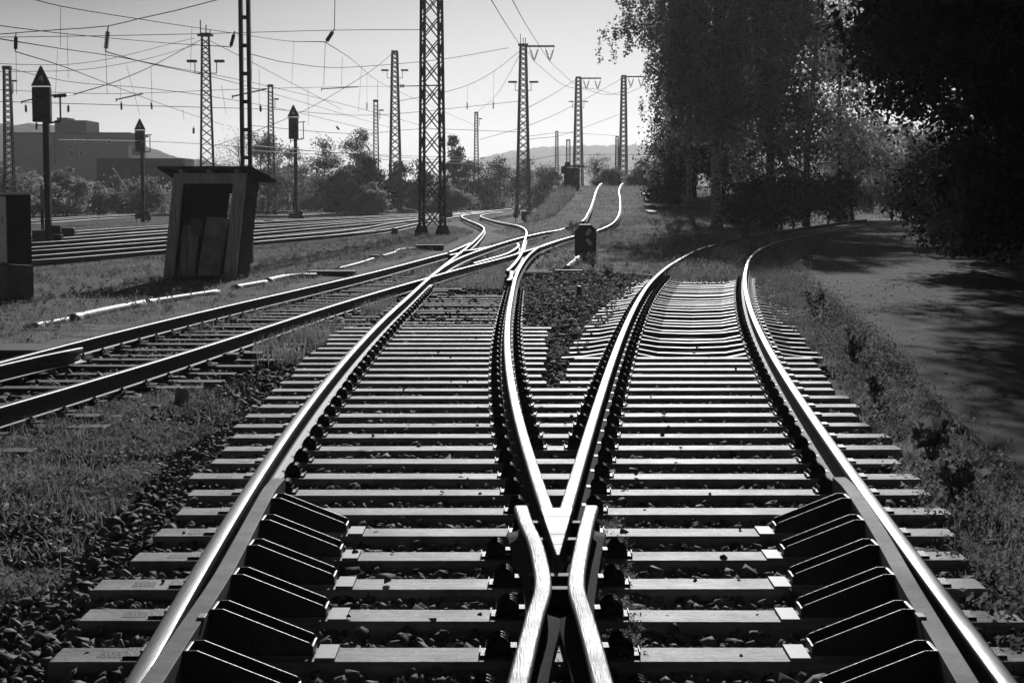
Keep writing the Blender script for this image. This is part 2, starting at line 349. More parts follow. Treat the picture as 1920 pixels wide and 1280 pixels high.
for v, w in ((985, .2), (1017, .19), (1085, .16), (1110, .12)):
    p = G(1046, v, .09); MB().box(loc_((p[0], p[1], .075)), (w + .09, .07, .07)).build('spacer_block', 'steel', nroot, bevel=.006)
bp = MB(); p = G(1046, 1090, .03); bp.box(loc_((p[0], p[1], .012)), (.2, .3, .02)); bp.build('base_plate', 'steel', nroot)

# ------------------------------------------------------------------ check rails with box brackets
SLP0 = 6.52; SP = .6                    # depth of the first sleeper centre and the spacing
def slp(n): return SLP0 + SP * n
def bracket(side):
    m = MB(); w = .385; hi = .19; lo = .052
    def out(yc, th):
        a, b = yc - th / 2, yc + th / 2
        poly = [(0, .012), (0, hi - .012), (.012, hi), (.05, hi), (w - .015, lo + .01), (w, lo - .006), (w, .012)]
        poly = [(side * x, z) for x, z in poly]; m.prism(poly, a, b)
    out(-.07, .012); out(.07, .012)
    m.box((side * .008, 0, .1), (.016, .14, .176)); m.box((side * (w - .006), 0, .03), (.012, .14, .036))
    return m
def check_rail(px, side, label, key):
    P = [np.array(G(u, v, .19)) for u, v in px]; d = P[-1] - P[-2]; P.append(P[-1] + d / np.linalg.norm(d) * 3)
    S = spline(P, .2); RAIL[key] = S
    root = empty('check_rail', (S[0][0], S[0][1], 0), label, 'check rail', 'check rails beside the crossing')
    prof = [(-.036, 0), (.036, 0), (.036, -.02), (.032, -.17), (.018, -.17), (.014, -.03), (-.036, -.022)]
    if side < 0: prof = [(-a, b) for a, b in reversed(prof)]
    # path runs towards the camera, so lateral is mirrored
    prof = [(-a, b) for a, b in prof]
    vs, fs, n = sweep(S - np.array(root.location), prof)
    MB().add(vs, fs).build('guard_bar', 'steel', root, bevel=.003)
    base = bracket(side).build('bracket', 'black', root, bevel=.004); first = True
    pl = MB(); pl.box((side * .43, 0, .006), (.075, .2, .012)); plate = pl.build('end_plate', 'plate', base)
    for n_ in range(5, -3, -1):
        y = slp(n_); x = rx(key, y)
        if x is None: continue
        if first: b = base; first = False
        else:
            b = base.copy(); col.objects.link(b); b.parent = root
            q = plate.copy(); col.objects.link(q); q.parent = b
        b.location = (x + side * .037 - root.location.x, y - root.location.y, 0)
    for t in (.45, .62):
        q = S[int(len(S) * t)]; MB().box((q[0] + side * .03 - root.location.x, q[1] - root.location.y, .192), (.03, .07, .014)).build('rail_clip', 'plate', root, bevel=.003)
    return root
check_rail([(523, 896), (508, 912), (486, 950), (417, 1077), (345, 1185), (285, 1277)], 1, 'grey check rail with black box brackets, on the signal-yard side of the crossing', 'ck_l')
check_rail([(1573, 894), (1590, 909), (1643, 987), (1708, 1100), (1775, 1212), (1811, 1272)], -1, 'grey check rail with black box brackets, on the road side of the crossing', 'ck_r')

# ------------------------------------------------------------------ sleepers and fastenings
def fast_mesh():
    m = MB()
    m.box((.045, 0, .006), (.175, .13, .014)); m.box((.134, 0, .012), (.005, .11, .03), 1)  # thin end rib in a pale colour that stands for a sun glint
    m.box((.098, 0, .028), (.018, .13, .04)); m.box((-.005, 0, .035), (.06, .09, .02))
    for yy in (-.045, .0, .045):
        pts = [(.05 + .05 * math.cos(w), yy, .035 + .058 * math.sin(w)) for w in np.linspace(-.5, math.pi + .5, 12)]
        m.tube(pts, .009, 5)
    pts = [(.05 + .047 * math.cos(w), .035 + .054 * math.sin(w)) for w in np.linspace(-.5, math.pi + .5, 11)]
    m.prism(pts, -.042, .042)  # solid dark fill in place of the shadow inside the clip arches
    m.tube([(.05, -.075, .05), (.05, -.04, .05)], .02, 6)
    o = m.build('rail_fastening', ['iron', 'plate']); return o
fproto = fast_mesh(); FM = fproto.data; bpy.data.objects.remove(fproto)
m = MB(); m.box((.05, 0, .006), (.18, .15, .014)); m.box((.0, 0, .03), (.07, .08, .016)); m.box((.055, 0, .02), (.016, .11, .026)); m.tube([(.02, 0, .03), (.02, 0, .058)], .017, 6)
fproto = m.build('rail_fastening', ['iron', 'plate']); FLOW = fproto.data; bpy.data.objects.remove(fproto)
def fasten(parent, x, y, s, low=False):
    o = bpy.data.objects.new('rail_fastening', FLOW if low else FM); col.objects.link(o); o.parent = parent
    px = parent.location
    o.scale = (.82, .86, .82); o.location = (x + s * .072 - px.x, y - px.y, .001 - px.z); o.rotation_euler = (0, 0, 0 if s > 0 else math.pi)
def concrete_sleeper(x0, x1, n, marks=True, mt='conc', dz=0, h=.2, w=.25):
    y = slp(n) + random.uniform(-.008, .008); xc = (x0 + x1) / 2; l = x1 - x0
    root = MB(); b = .018; hw = w / 2
    root.add([(sx * (l / 2 - (b if zz else 0)), sy * (hw - (b if zz else 0)), (0 if zz else -h)) for zz in (0, 1) for sx, sy in ((-1, -1), (1, -1), (1, 1), (-1, 1))],
             [(0, 3, 2, 1), (4, 5, 6, 7), (0, 1, 5, 4), (1, 2, 6, 5), (2, 3, 7, 6), (3, 0, 4, 7)])
    o = root.build('sleeper', mt, bevel=.006)
    o.location = (xc, y, dz); o.rotation_euler = (random.uniform(-.006, .006), random.uniform(-.002, .002), random.uniform(-.004, .004))
    if marks and n < 12:
        k = MB(); px = -l / 2 + .23; k.box((px, 0, .0004), (.10, .09, .0012)); k.build('cast_mark', 'black', o)
        r = MB(); ang = np.linspace(.3, 5.6, 9); pts = [(px + .19 + .035 * math.cos(a), .035 * math.sin(a), -.004) for a in ang]
        r.tube(pts, .0055, 4); r.build('cast_mark', 'black', o)
    return o
def put_fast(o, y, keys, ymax=99, near=0):
    for k in keys:
        x = rx(k, y)
        if x is None: continue
        for s in (-1, 1): fasten(o, x, y, s, k in ('A_left', 'B_right') and s == (-1 if k == 'A_left' else 1))
cnt = 0
NL = {-2: -1.7, 0: -1.73, 1: -1.79, 2: -1.83, 5: -1.87, 8: -2.0, 15: -2.12, 27: -2.25, 45: -2.3}
NR = {-2: 2.0, 3: 2.2, 6: 2.47, 9: 2.6, 13: 2.8, 16: 2.9, 20: 3.15}
ip = lambda d, n: float(np.interp(n, list(d), list(d.values())))
def jit(a): return random.uniform(-a, a)
wl_min, wr_min = WL[:, 1], WR[:, 1]
for n in range(-2, 16):
    o = concrete_sleeper(ip(NL, n) + jit(.05), ip(NR, n) + jit(.07), n); cnt += 1
    tag(o, f'long grey sleeper under both tracks, {ordinal(cnt)} from the bottom edge' if n > -1 else 'long grey sleeper cut off by the bottom edge, under the check rails', 'sleeper', 'long sleepers under the crossing' if n > -1 else 'sleepers cut off by the bottom edge')
    if n == -1: cnt = 0
    y = o.location.y
    # outside of the stock rails and, clear of the check rails, inside too
    for k, s_in in (('A_left', 1), ('B_right', -1)):
        x = rx(k, y)
        fasten(o, x, y, -s_in, True)
        if n > 5: fasten(o, x, y, s_in)
    if y > y1 + .05:
        xa, xb = rx('A_right', y), rx('B_left', y)
        fasten(o, xa, y, -1); fasten(o, xb, y, 1)
        if xb - xa > .42: fasten(o, xa, y, 1); fasten(o, xb, y, -1)
    else:
        xl = float(np.interp(y, WL[::-1, 1], WL[::-1, 0])); xr_ = float(np.interp(y, WR[::-1, 1], WR[::-1, 0]))
        fasten(o, xl - .03, y, -1); fasten(o, xr_ + .03, y, 1)
for n in range(16, 42):
    dk = n > 27
    o = concrete_sleeper(ip(NL, n) + jit(.06), .33 + (n - 16) * .016 + jit(.05) - (.4 if n > 27 else 0), n, mt='timber' if dk else 'conc', dz=-.045 - .02 * random.random() if dk else 0, marks=False)
    tag(o, f'{"dark half-buried" if dk else "clean grey"} sleeper of the S-curved track, {ordinal(n - 15)} after the long ones', 'sleeper', 'sleepers of the S-curved track')
    put_fast(o, o.location.y, ('A_left', 'A_right'))
for n in range(16, 21):
    o = concrete_sleeper(.42 + (n - 16) * .05 + jit(.03), 2.95 + (n - 16) * .06, n, marks=False)
    tag(o, f'straight grey sleeper of the road-side track, {ordinal(n - 15)} after the long ones', 'sleeper', 'straight sleepers of the road-side track')
    put_fast(o, o.location.y, ('B_left', 'B_right'))
ys_ = slp(20) + .62; k = 0
while ys_ < 36:
    xl, xr_ = rx('B_left', ys_), rx('B_right', ys_); a, b = xl - .62 + jit(.04), xr_ + .62 + jit(.04); xc = (a + b) / 2
    dip = .035 + .02 * random.random()
    path = [(a - xc, 0, -.055), (a - xc + .22, 0, -.045), (xl - xc - .16, 0, -.005), (xl - xc, 0, 0), (xl - xc + .16, 0, -.005), (xl - xc + .4, 0, -dip), (0, 0, -dip - .012), (xr_ - xc - .4, 0, -dip), (xr_ - xc - .16, 0, -.005), (xr_ - xc, 0, 0), (xr_ - xc + .16, 0, -.005), (b - xc - .22, 0, -.045), (b - xc, 0, -.055)]
    vs, fs, nn = sweep(np.array(path), [(-.13, -.10), (-.075, -.006), (-.06, 0), (.06, 0), (.075, -.006), (.13, -.10)])
    o = MB().add(vs, fs).build('steel_sleeper', 'steelsl'); o.location = (xc, ys_ + jit(.03), jit(.006)); k += 1; o.rotation_euler = (0, 0, jit(.012))
    tag(o, f'wavy steel sleeper of the road-side track, {ordinal(k)} after the straight ones', 'sleeper', 'wavy steel sleepers')
    put_fast(o, ys_, ('B_left', 'B_right'))
    ys_ += .64
k = 0; ys_ = 10.6
while ys_ < 37:
    xr_ = rx('C_right', ys_); xl = rx('C_left', ys_); xl = xl if xl is not None else xr_ - 1.5
    a, b = xl - .55 + jit(.08), xr_ + .62 + jit(.12); k += 1
    o = concrete_sleeper(a, b, (ys_ - SLP0) / SP, marks=False, mt='timber', dz=-.012 - .02 * random.random())
    tag(o, f'dark timber sleeper of the weedy track by the hut, {ordinal(k)} from its near end', 'sleeper', 'timber sleepers by the hut')
    if ys_ < 26:
        for x in (xl, xr_):
            for s in (-1, 1): fasten(o, x, o.location.y, s, True)
    ys_ += .66

# ------------------------------------------------------------------ beds, road
strip_sheet('ballast_bed', [(-3.6, -4), (-3.2, 8), (-2.9, 16), (-2.7, 25), (-2.4, 36)], [(2.6, -4), (2.7, 8), (3.1, 14), (3.7, 18), (4.6, 27), (5.2, 36)], 'bed', -.095, 8, 'stuff')
strip_sheet('ballast_bed', [(-6.5, 4), (-6.2, 10), (-5.6, 15), (-4.7, 25), (-3.6, 36)], [(-3.7, 4), (-3.2, 10), (-2.9, 16), (-2.72, 25), (-1.9, 36)], 'bed', -.092, 5, 'stuff')
yl = [G(u, v, -.05)[:2] for u, v in ((-400, 530), (0, 502), (300, 475), (490, 458), (700, 436), (860, 409), (915, 398), (960, 391))]
strip_sheet('yard_bed', [(-60, 34), (-62, 44), (-66, 52), (-75, 70), (-85, 100), (-90, 140), (-90, 190), (-80, 330)], [p for p in yl] , 'yardbed', -.07, 20)
road_l = [G(u, v, -.05)[:2] for u, v in ((1920, 935), (1850, 845), (1760, 768), (1700, 690), (1600, 601), (1515, 532), (1497, 500), (1500, 470), (1540, 445), (1640, 422), (1690, 416))]
road_l = [(2.7, -6), (2.75, 6)] + road_l
road_r = [(7.6, -6), (8, 6), (8.4, 10), (8.6, 12), (9, 14), (9.4, 18), (9.8, 24), (10.2, 34), (11.3, 46), (12.4, 55), (16, 72), (24.5, 98), (28, 108)]
strip_sheet('road', road_l, road_r, 'asphalt', -.045, 24)
kb = spline([(p[0], p[1], -.03) for p in road_l[2:8]], .5)
kj = kb.copy(); kj[:, 0] += (vnoise(kj[:, 1] * 2, kj[:, 1] * 0 + 3) - .5) * .06; kj[:, 2] += (vnoise(kj[:, 1] * 1.4, kj[:, 1] * 0 + 9) - .5) * .05
vs, fs, _ = sweep(kj, [(-.02, .0), (.015, .005), (.02, -.09), (-.025, -.09)])
tag(MB().add(vs, fs).build('road_kerb', 'kerb'), kind='structure')

RP = [(p[0] + .15, p[1]) for p in road_l[2:]] + [(p[0] - .3, p[1]) for p in reversed(road_r[2:])]
# ------------------------------------------------------------------ ballast stones (stuff)
SHARDS = []
for _ in range(18):
    q = rng.normal(size=(10, 3)); q /= np.abs(q).max(1)[:, None] ** .55 * np.linalg.norm(q, axis=1)[:, None] ** .45; q *= rng.uniform(.75, 1.1, (10, 1))
    hb = bmesh.new(); [hb.verts.new(tuple(p)) for p in q]; bmesh.ops.convex_hull(hb, input=hb.verts); bmesh.ops.delete(hb, geom=[v for v in hb.verts if not v.link_faces], context='VERTS'); bmesh.ops.triangulate(hb, faces=hb.faces)
    hb.verts.index_update(); SHARDS.append((np.array([v.co[:] for v in hb.verts]), np.array([[v.index for v in f.verts] for f in hb.faces]))); hb.free()
def inpoly(x, y, poly):
    c = np.zeros(len(x), bool); n = len(poly)
    for i in range(n):
        x1, y1_ = poly[i]; x2, y2 = poly[(i + 1) % n]
        k = ((y1_ > y) != (y2 > y)) & (x < (x2 - x1) * (y - y1_) / (y2 - y1_ + 1e-12) + x1); c ^= k
    return c
def scatter(poly, n, thr=0, ns=.8, seed=1):
    p = np.array(poly); a, b = p.min(0), p.max(0); out = np.zeros((0, 2))
    for _ in range(60):
        q = rng.uniform(a, b, (n * 2, 2)); q = q[inpoly(q[:, 0], q[:, 1], poly)]
        if thr: q = q[.55 * vnoise(q[:, 0] * ns, q[:, 1] * ns, seed) + .3 * vnoise(q[:, 0] * ns * 2.7 + q[:, 1], q[:, 1] * ns * 2.7, seed + 1) + .15 * vnoise(q[:, 0] * ns * 7, q[:, 1] * ns * 7 + q[:, 0], seed + 2) + rng.uniform(-.16, .16, len(q)) > thr]
        out = np.concatenate([out, q]);
        if len(out) >= n: break
    return out[:n]
def stones(name, pts, size, z0=-.085, mt='stone'):
    VV = []; FF = []; base = 0
    for i, (SV, SF) in enumerate(SHARDS):
        p = pts[i::len(SHARDS)]; n = len(p)
        if not n: continue
        s = rng.uniform(.55, 1.3, (n, 1, 1)) * size; s[rng.random(n) < .05] *= 1.5
        V = SV[None] * rng.uniform(.65, 1.3, (n, 1, 3)) * np.array([1, 1, .8])
        a = rng.uniform(0, 6.28, n); ca, sa = np.cos(a), np.sin(a); t = rng.normal(0, .5, n); ct, st = np.cos(t), np.sin(t)
        x, y, z = V[..., 0], V[..., 1], V[..., 2]
        y, z = y * ct[:, None] - z * st[:, None], y * st[:, None] + z * ct[:, None]
        x, y = x * ca[:, None] - y * sa[:, None], x * sa[:, None] + y * ca[:, None]
        V = np.stack([x, y, z], -1) * s
        V[..., 0] += p[:, None, 0]; V[..., 1] += p[:, None, 1]; V[..., 2] += (z0 + rng.uniform(-.015, .02, n))[:, None] + s[:, :, 0] * .2
        FF.append((SF[None] + base + (np.arange(n) * len(SV))[:, None, None]).reshape(-1, 3)); VV.append(V.reshape(-1, 3)); base += n * len(SV)
    return tag(np_mesh(name, np.concatenate(VV), np.concatenate(FF), mt), kind='stuff')
px = lambda pts, z=-.08: [G(u, v, z)[:2] for u, v in pts]
near_poly = [(-3.3, 5), (-3.0, 12), (-2.7, 17), (2.9, 17), (2.6, 12), (2.3, 9), (2.0, 5)]
far_poly = [(-2.7, 17), (-2.5, 25), (-2.2, 35), (2.1, 35), (3.6, 27), (3.6, 17)]
P1 = scatter(near_poly, 32000); P2 = scatter(far_poly, 15000)
stones('ballast', P1[:11000], .033, -.064)
stones('ballast', P1[11000:], .02, -.055)
inB = (P2[:, 0] > np.interp(P2[:, 1], [17, 25, 35], [.45, .95, 1.8])) & (P2[:, 1] > 18.6)
railgap = (P2[:, 0] > np.interp(P2[:, 1], [17, 33], [-1.7, -1.5])) & (P2[:, 0] < np.interp(P2[:, 1], [17, 33], [.15, .05])) & (P2[:, 1] > 22)
mid_ = ~inB & ~railgap & (P2[:, 0] > 0)
stones('ballast', P2[~inB & ~railgap & ~mid_], .036, -.07)
stones('ballast', P2[mid_], .034, -.085, 'stonemid')
stones('ballast', P2[railgap], .035, -.09, 'darkstone')
stones('ballast', P2[inB], .03, -.13)
tops = []
for n_ in range(-1, 26):
    for x0, x1, k_ in ((-1.7, -1.5, 1), (-1.05, -.1, 2), (.4, 1.3, 2), (1.95, 2.3, 1)):
        for _ in range(rng.poisson(k_ * .8)): tops.append((rng.uniform(x0, x1), slp(n_) + rng.uniform(-.1, .1)))
stones('ballast', np.array(tops), .016, .001)
P3 = scatter([(-5.2, 7), (-5.8, 10), (-4.8, 24), (-3.7, 36), (-2.0, 36), (-2.7, 22), (-3.0, 12), (-3.2, 7)], 15000, .2)
stones('ballast', P3, .036, -.075)
P4 = scatter(px([(950, 520), (1060, 505), (1230, 520), (1110, 590), (1050, 680), (1035, 735), (1000, 600)]), 5000)
stones('ballast', P4, .04, -.075, 'stonemid')

# ------------------------------------------------------------------ grass and weeds (stuff)
def blades(name, pts, h, w, matname='grass', lean=.5, zoff=-.0):
    n = len(pts); hh = h * rng.uniform(.4, 1.3, n); ww = w * rng.uniform(.6, 1.4, n)
    a = rng.uniform(0, 6.28, n); d = np.stack([np.cos(a), np.sin(a)], -1); b = rng.uniform(0, 6.28, n); e = np.stack([np.cos(b), np.sin(b)], -1)
    ln = rng.uniform(.1, 1, n) * lean * hh
    z = terr(pts[:, 0], pts[:, 1]) - .01 + zoff
    def row(t, wt):
        c = pts + e * (ln * t**1.7)[:, None]; zz = z + hh * t * (1 - .25 * t * lean)
        l = np.concatenate([c - d * (ww * wt / 2)[:, None], zz[:, None]], 1); r = np.concatenate([c + d * (ww * wt / 2)[:, None], zz[:, None]], 1)
        return l, r
    rows = [row(0, 1), row(.55, .75), row(1, .12)]
    V = np.stack([q for r in rows for q in r], 1); i = np.arange(n)[:, None] * 6
    f = np.concatenate([i + np.array([[0, 1, 3, 2]]), i + np.array([[2, 3, 5, 4]])], 0)
    return tag(np_mesh(name, V.reshape(-1, 3), f, matname), kind='stuff')
def leafset(C, size, squash=1., up=0):
    n = len(C); s = size * rng.uniform(.6, 1.35, n)
    q = rng.normal(size=(n, 3)); q /= np.linalg.norm(q, axis=1)[:, None]
    if up: q[:, 2] = np.abs(q[:, 2]) * up - .3
    r = rng.normal(size=(n, 3)); r = np.cross(q, r); r /= np.linalg.norm(r, axis=1)[:, None] + 1e-9
    a = q * s[:, None] * .62; b = r * s[:, None] * .34
    V = np.stack([C - a, C + b - a * .1, C + a, C - b - a * .1], 1)
    f = np.arange(n * 4).reshape(n, 4)
    return V.reshape(-1, 3), f
def weeds(name, pts, h, size, per=26, matname='weed', zo=.02):
    C = np.repeat(np.concatenate([pts, terr(pts[:, 0], pts[:, 1])[:, None] + zo], 1), per, 0); n = len(C)
    hh = np.repeat(h * rng.uniform(.4, 1.2, len(pts)), per)
    C[:, 2] += np.abs(rng.normal(.45, .3, n)) * hh; C[:, :2] += rng.normal(0, .35, (n, 2)) * hh[:, None]
    V, f = leafset(C, size); return tag(np_mesh(name, V, f, matname), kind='stuff')
cat = np.concatenate
def litter(pts, size):
    C = cat([pts, np.full((len(pts), 1), -.036)], 1) if False else np.concatenate([pts, np.full((len(pts), 1), -.034)], 1)
    V, f = leafset(C, size); V[:, 2] = -.034 + (V[:, 2] + .034) * .35; tag(np_mesh('fallen_leaves', V, f, 'litter'), kind='stuff')
litter(scatter(RP, 2600, .5, .35, 31), .05); litter(scatter([(2.6, 6), (2.8, 14), (4.2, 22), (9, 22), (8.5, 6)], 900, .3, .5, 33), .03)
field = px([(-120, 640), (-60, 520), (0, 503), (490, 456), (700, 437), (845, 424), (890, 436), (800, 474), (640, 510), (480, 552), (150, 622), (0, 660)])
blades('grass', scatter(field, 70000, .22, .6), .075, .011, lean=.95)
blades('grass', scatter(field, 9000, .62, .7, 3), .17, .012, lean=.8)
weeds('weeds', scatter(field, 1500, .55, .8, 4), .12, .04, 16)
g3 = px([(150, 645), (300, 600), (480, 566), (640, 528), (800, 488), (950, 452), (1000, 440), (1010, 455), (944, 478), (800, 512), (640, 556), (480, 606), (330, 655)])
blades('grass', scatter(g3, 12000, .45, 1.1, 5), .17, .012)
g2 = px([(480, 640), (600, 590), (800, 524), (785, 535), (700, 605), (620, 640), (560, 690), (470, 690)])
blades('grass', scatter(g2, 9000, .42, .9, 6), .2, .012)
g4 = px([(-60, 840), (120, 790), (330, 740), (470, 730), (430, 800), (330, 860), (250, 940), (180, 1030), (90, 1130), (-60, 1180)])
blades('grass', scatter(g4, 20000, .54, 1.3, 8), .085, .006, lean=.9, zoff=.02)
weeds('weeds', scatter(g4, 1900, .52, 1.3, 8), .07, .024, 26)
blades('grass', scatter(g4, 1500, .55, 2.2, 28), .2, .005, lean=1.0, zoff=.02)
weeds('weeds', scatter(px([(965, 520), (1225, 520), (1150, 590), (1100, 660), (1040, 700), (1000, 620)]), 420, .5, .9, 41), .07, .03, 22, zo=.03)
g7 = px([(1000, 505), (1040, 455), (1080, 442), (1200, 425), (1400, 440), (1330, 466), (1250, 505), (1225, 520), (1060, 508)])
blades('grass', scatter(g7, 20000, .25, .7, 9), .09, .016, lean=.9)
weeds('weeds', scatter(g7, 500, .5, .8, 19), .18, .05, 18)
g6 = px([(1248, 510), (1285, 486), (1400, 455), (1470, 440), (1405, 478), (1393, 520), (1390, 535), (1240, 530)])
blades('grass', scatter(g6, 11000, 0), .28, .016, lean=.6)
weeds('weeds', scatter(g6, 260, 0), .3, .06, 22)
g5 = px([(1405, 520), (1430, 470), (1500, 445), (1490, 500), (1512, 535), (1606, 608), (1708, 700), (1776, 780), (1862, 862), (1940, 950), (1990, 1300), (1900, 1280), (1760, 1030), (1660, 870), (1580, 730), (1500, 630), (1450, 600)])
blades('grass', scatter(g5, 24000, .34, 1.3, 11), .12, .009, lean=.9)
weeds('weeds', scatter(g5, 2300, .38, .9, 12), .15, .024, 30)
g5b = px([(1480, 470), (1500, 445), (1560, 436), (1500, 500), (1512, 535), (1620, 620), (1700, 705), (1640, 720), (1560, 640), (1500, 560)])
weeds('weeds', scatter(g5b, 900, .3, .7, 13), .28, .036, 40)
blades('grass', scatter(px([(800, 535), (860, 515), (950, 500), (955, 520), (940, 545), (800, 545), (760, 555)]), 4200, .3, 1, 14), .2, .012)
blades('grass', scatter(px([(1030, 960), (1060, 960), (1046, 900), (1030, 800), (1060, 740), (1085, 745), (1075, 860)]), 1300), .035, .006, lean=.9)
weeds('moss_weeds', scatter(px([(1100, 1000), (1125, 960), (1160, 980), (1180, 1090), (1210, 1280), (1150, 1280), (1120, 1130)]), 260), .05, .011, 50, 'moss', .05)
weeds('moss_weeds', scatter(px([(1040, 1280), (1030, 1150), (1050, 1130), (1075, 1180), (1085, 1280)]), 120), .045, .011, 44, 'moss', .05)
yp = px([(-60, 500), (-60, 425), (300, 392), (640, 382), (960, 380), (900, 398), (700, 436), (480, 455), (300, 475)])
blades('grass', scatter(yp, 14000, .5, .35, 21), .22, .03, lean=.8)
blades('grass', scatter(yp, 16000, .3, .22, 22), .1, .03, lean=.9)
hp = [(1.5, 58), (0, 72), (-1, 84), (0, 100), (1.5, 126), (6, 134), (14, 132), (16, 110), (12, 90), (8, 72), (5, 60)]
blades('grass', scatter(hp, 30000, .3, .5, 15), .1, .03, lean=.9)
blades('grass', scatter([(1.2, 90), (.9, 105), (1.2, 132), (4, 134), (4, 112), (2.2, 90)], 6000), .45, .04, lean=.7)
rv = px([(1735, 420), (1920, 520), (2000, 560), (2000, 500), (1800, 420)])
weeds('weeds', scatter(rv, 500), .7, .12, 26)

# ------------------------------------------------------------------ trees
def limb(a, b, r0, r1, sag=.15, n=5):
    a, b = np.array(a), np.array(b); d = np.linalg.norm(b - a)
    off = rng.normal(0, .05 * d, 3)
    pts = []; 
    for t in np.linspace(0, 1, n):
        p = a * (1 - t) + b * t + off * math.sin(t * math.pi); p[2] += sag * d * math.sin(t * math.pi); pts.append(tuple(p))
    return pts, [r0 * (1 - t) + r1 * t for t in np.linspace(0, 1, n)]
def tree(name, x, y, h, blobs, leaves, size, label, cat_='tree', leaf='leafmid', bark='bark', r=.18, group=None, droop=0, clump=.085, lean=0, twigs=22, fork=1, z=None, clusters=90):
    z0 = float(terr(x, y)) if z is None else z
    root = empty(name, (x, y, z0), label, cat_, group)
    t = MB(); top = (lean, 0, h * .86)
    pts = [(0, 0, -.3)] + [(lean * k**1.3 + .12 * math.sin(k * 5 + x), .1 * math.sin(k * 4 + y), h * .86 * k) for k in np.linspace(.05, 1, 9)]
    t.tube(pts, [r * 1.35] + [r * (1.05 - .95 * k) + .012 for k in np.linspace(.05, 1, 9)], 8)
    V_ = []; ws = np.array([b[3] * b[4] * b[5] * (b[6] if len(b) > 6 else 1) for b in blobs]); ws = ws / ws.sum()
    cen = []
    for b, w in zip(blobs, ws):
        k = max(3, int(clusters * w)); q = rng.normal(size=(k, 3)); q /= np.linalg.norm(q, axis=1)[:, None]
        q *= (rng.random((k, 1)) ** .45); cen.append(np.array(b[:3]) + q * np.array(b[3:6]))
    cen = cat(cen); cs = rng.uniform(.55, 1.5, len(cen))
    per = np.maximum((leaves * cs / cs.sum()).astype(int), 4)
    C = np.repeat(cen, per, 0); sc_ = np.repeat(cs, per)
    ext = np.mean([np.mean(b[3:6]) for b in blobs]) * clump * 2.2
    g = rng.normal(0, 1, C.shape) * ext * sc_[:, None] * np.array([1, 1, .62 if not droop else .8])
    if droop:
        sid = (np.arange(len(C)) * 7919) % 9; key = (np.repeat(np.arange(len(cen)), per) * 9 + sid)
        so = rng.normal(0, .42, (len(cen) * 9, 3)); sl = rng.uniform(.3, 1., len(cen) * 9) * droop * 3
        tt = rng.random(len(C)) ** .8; C = C + so[key] + rng.normal(0, .07, C.shape); C[:, 2] -= tt * sl[key]; C[:, 0] += .12 * np.sin(key) * tt
    else: C = C + g
    C = C[C[:, 2] > .15]
    V, f = leafset(C, size)
    for c in cen[rng.permutation(len(cen))[:twigs]]:
        k = min(max((c[2] - .25 * np.hypot(c[0], c[1])) / (h * .86), .12), .95)
        a = (lean * k**1.3, 0, h * .86 * k * .93)
        p_, r_ = limb(a, c, max(r * .42 * (1.1 - k), .018), .008); t.tube(p_, r_, 5)
    t.build('trunk', bark, root, smooth=True)
    o = np_mesh('crown', V, f, leaf, root); return root
tree('broadleaf_tree', 11.6, 112, 10, [(0, 0, 5.5, 2.6, 2.4, 4), (-.5, 0, 2.4, 2.6, 2.2, 2.2)], 15000, .18, 'bushy tree filling the gap behind the two birch trunks', leaf='leafdark', r=.14, clusters=90)
tree('broadleaf_tree', 13.6, 114, 10, [(0, 0, 5.5, 2.6, 2.4, 4.4), (.2, 0, 2.4, 2.8, 2.2, 2.2)], 15000, .18, 'bushy dark tree behind the undergrowth, next to the birch trunks', leaf='leafdark', r=.14, clusters=90)
tree('bush', 26.0, 121, 3.6, [(0, 0, 1.6, 2.6, 1.8, 1.5)], 7000, .16, 'low pale bush closing the far end of the road', 'bush', leaf='leafpale', r=.06, clusters=60, twigs=14)
tree('bush', 30.5, 124, 3.2, [(0, 0, 1.4, 2.4, 1.8, 1.3)], 6000, .16, 'pale bush past the road end, partly behind the dark bushes', 'bush', leaf='leafpale', r=.06, clusters=60, twigs=14)
FG = 'trees of the dark wood beside the road'
tree('birch_tree', 9.9, 85, 19, [(-.6, 0, 13, 3.4, 3.2, 5.5), (-1.5, -.5, 8.5, 2.1, 2.2, 2.8), (.2, 0, 7, 2.2, 2.2, 2.4), (1.8, 0, 10, 2.6, 2.5, 4), (-3.3, -1, 9.8, 1.4, 1.2, .7), (-4.7, -1, 9.6, .9, .8, .5), (-4.2, -1, 13, 1.3, 1, .9), (-3.6, -.5, 11.5, 1.4, 1, 1.2), (-2.0, -.5, 7.2, .8, .8, .8), (-2.7, -.5, 8.6, 1.1, 1, 1.3), (.6, .4, 6.2, 1.8, 1.6, 1.4)], 84000, .13, 'big drooping birch with a patchy white trunk beside the hump track', leaf='leafbirch', bark='birch', r=.24, droop=.5, clusters=330, twigs=70)
tree('birch_tree', 9.6, 95, 17, [(0, 0, 10, 2.4, 2.4, 5.5), (.2, 0, 5, 2, 2, 2.5)], 15000, .17, 'slimmer birch standing just behind the big drooping birch', leaf='leafbirch', bark='birch', r=.14, droop=.4, clusters=90)
tree('broadleaf_tree', 13.3, 92, 18, [(0, 0, 12, 3.2, 3, 5.5), (.3, 0, 5.5, 2.8, 2.6, 3.2), (-.6, -.6, 3, 2.2, 2, 2)], 26000, .18, 'dark leafy tree between the white-trunked birch and the road end', leaf='leafbirch', r=.22, clusters=120)
tree('broadleaf_tree', 16.2, 97, 17, [(0, 0, 11, 3, 3, 5.5), (0, 0, 5, 2.6, 2.6, 2.6)], 15000, .17, 'pale sunlit tree with forked dark stems at the bend of the road', leaf='leafmid', r=.2, clusters=110, lean=.5)
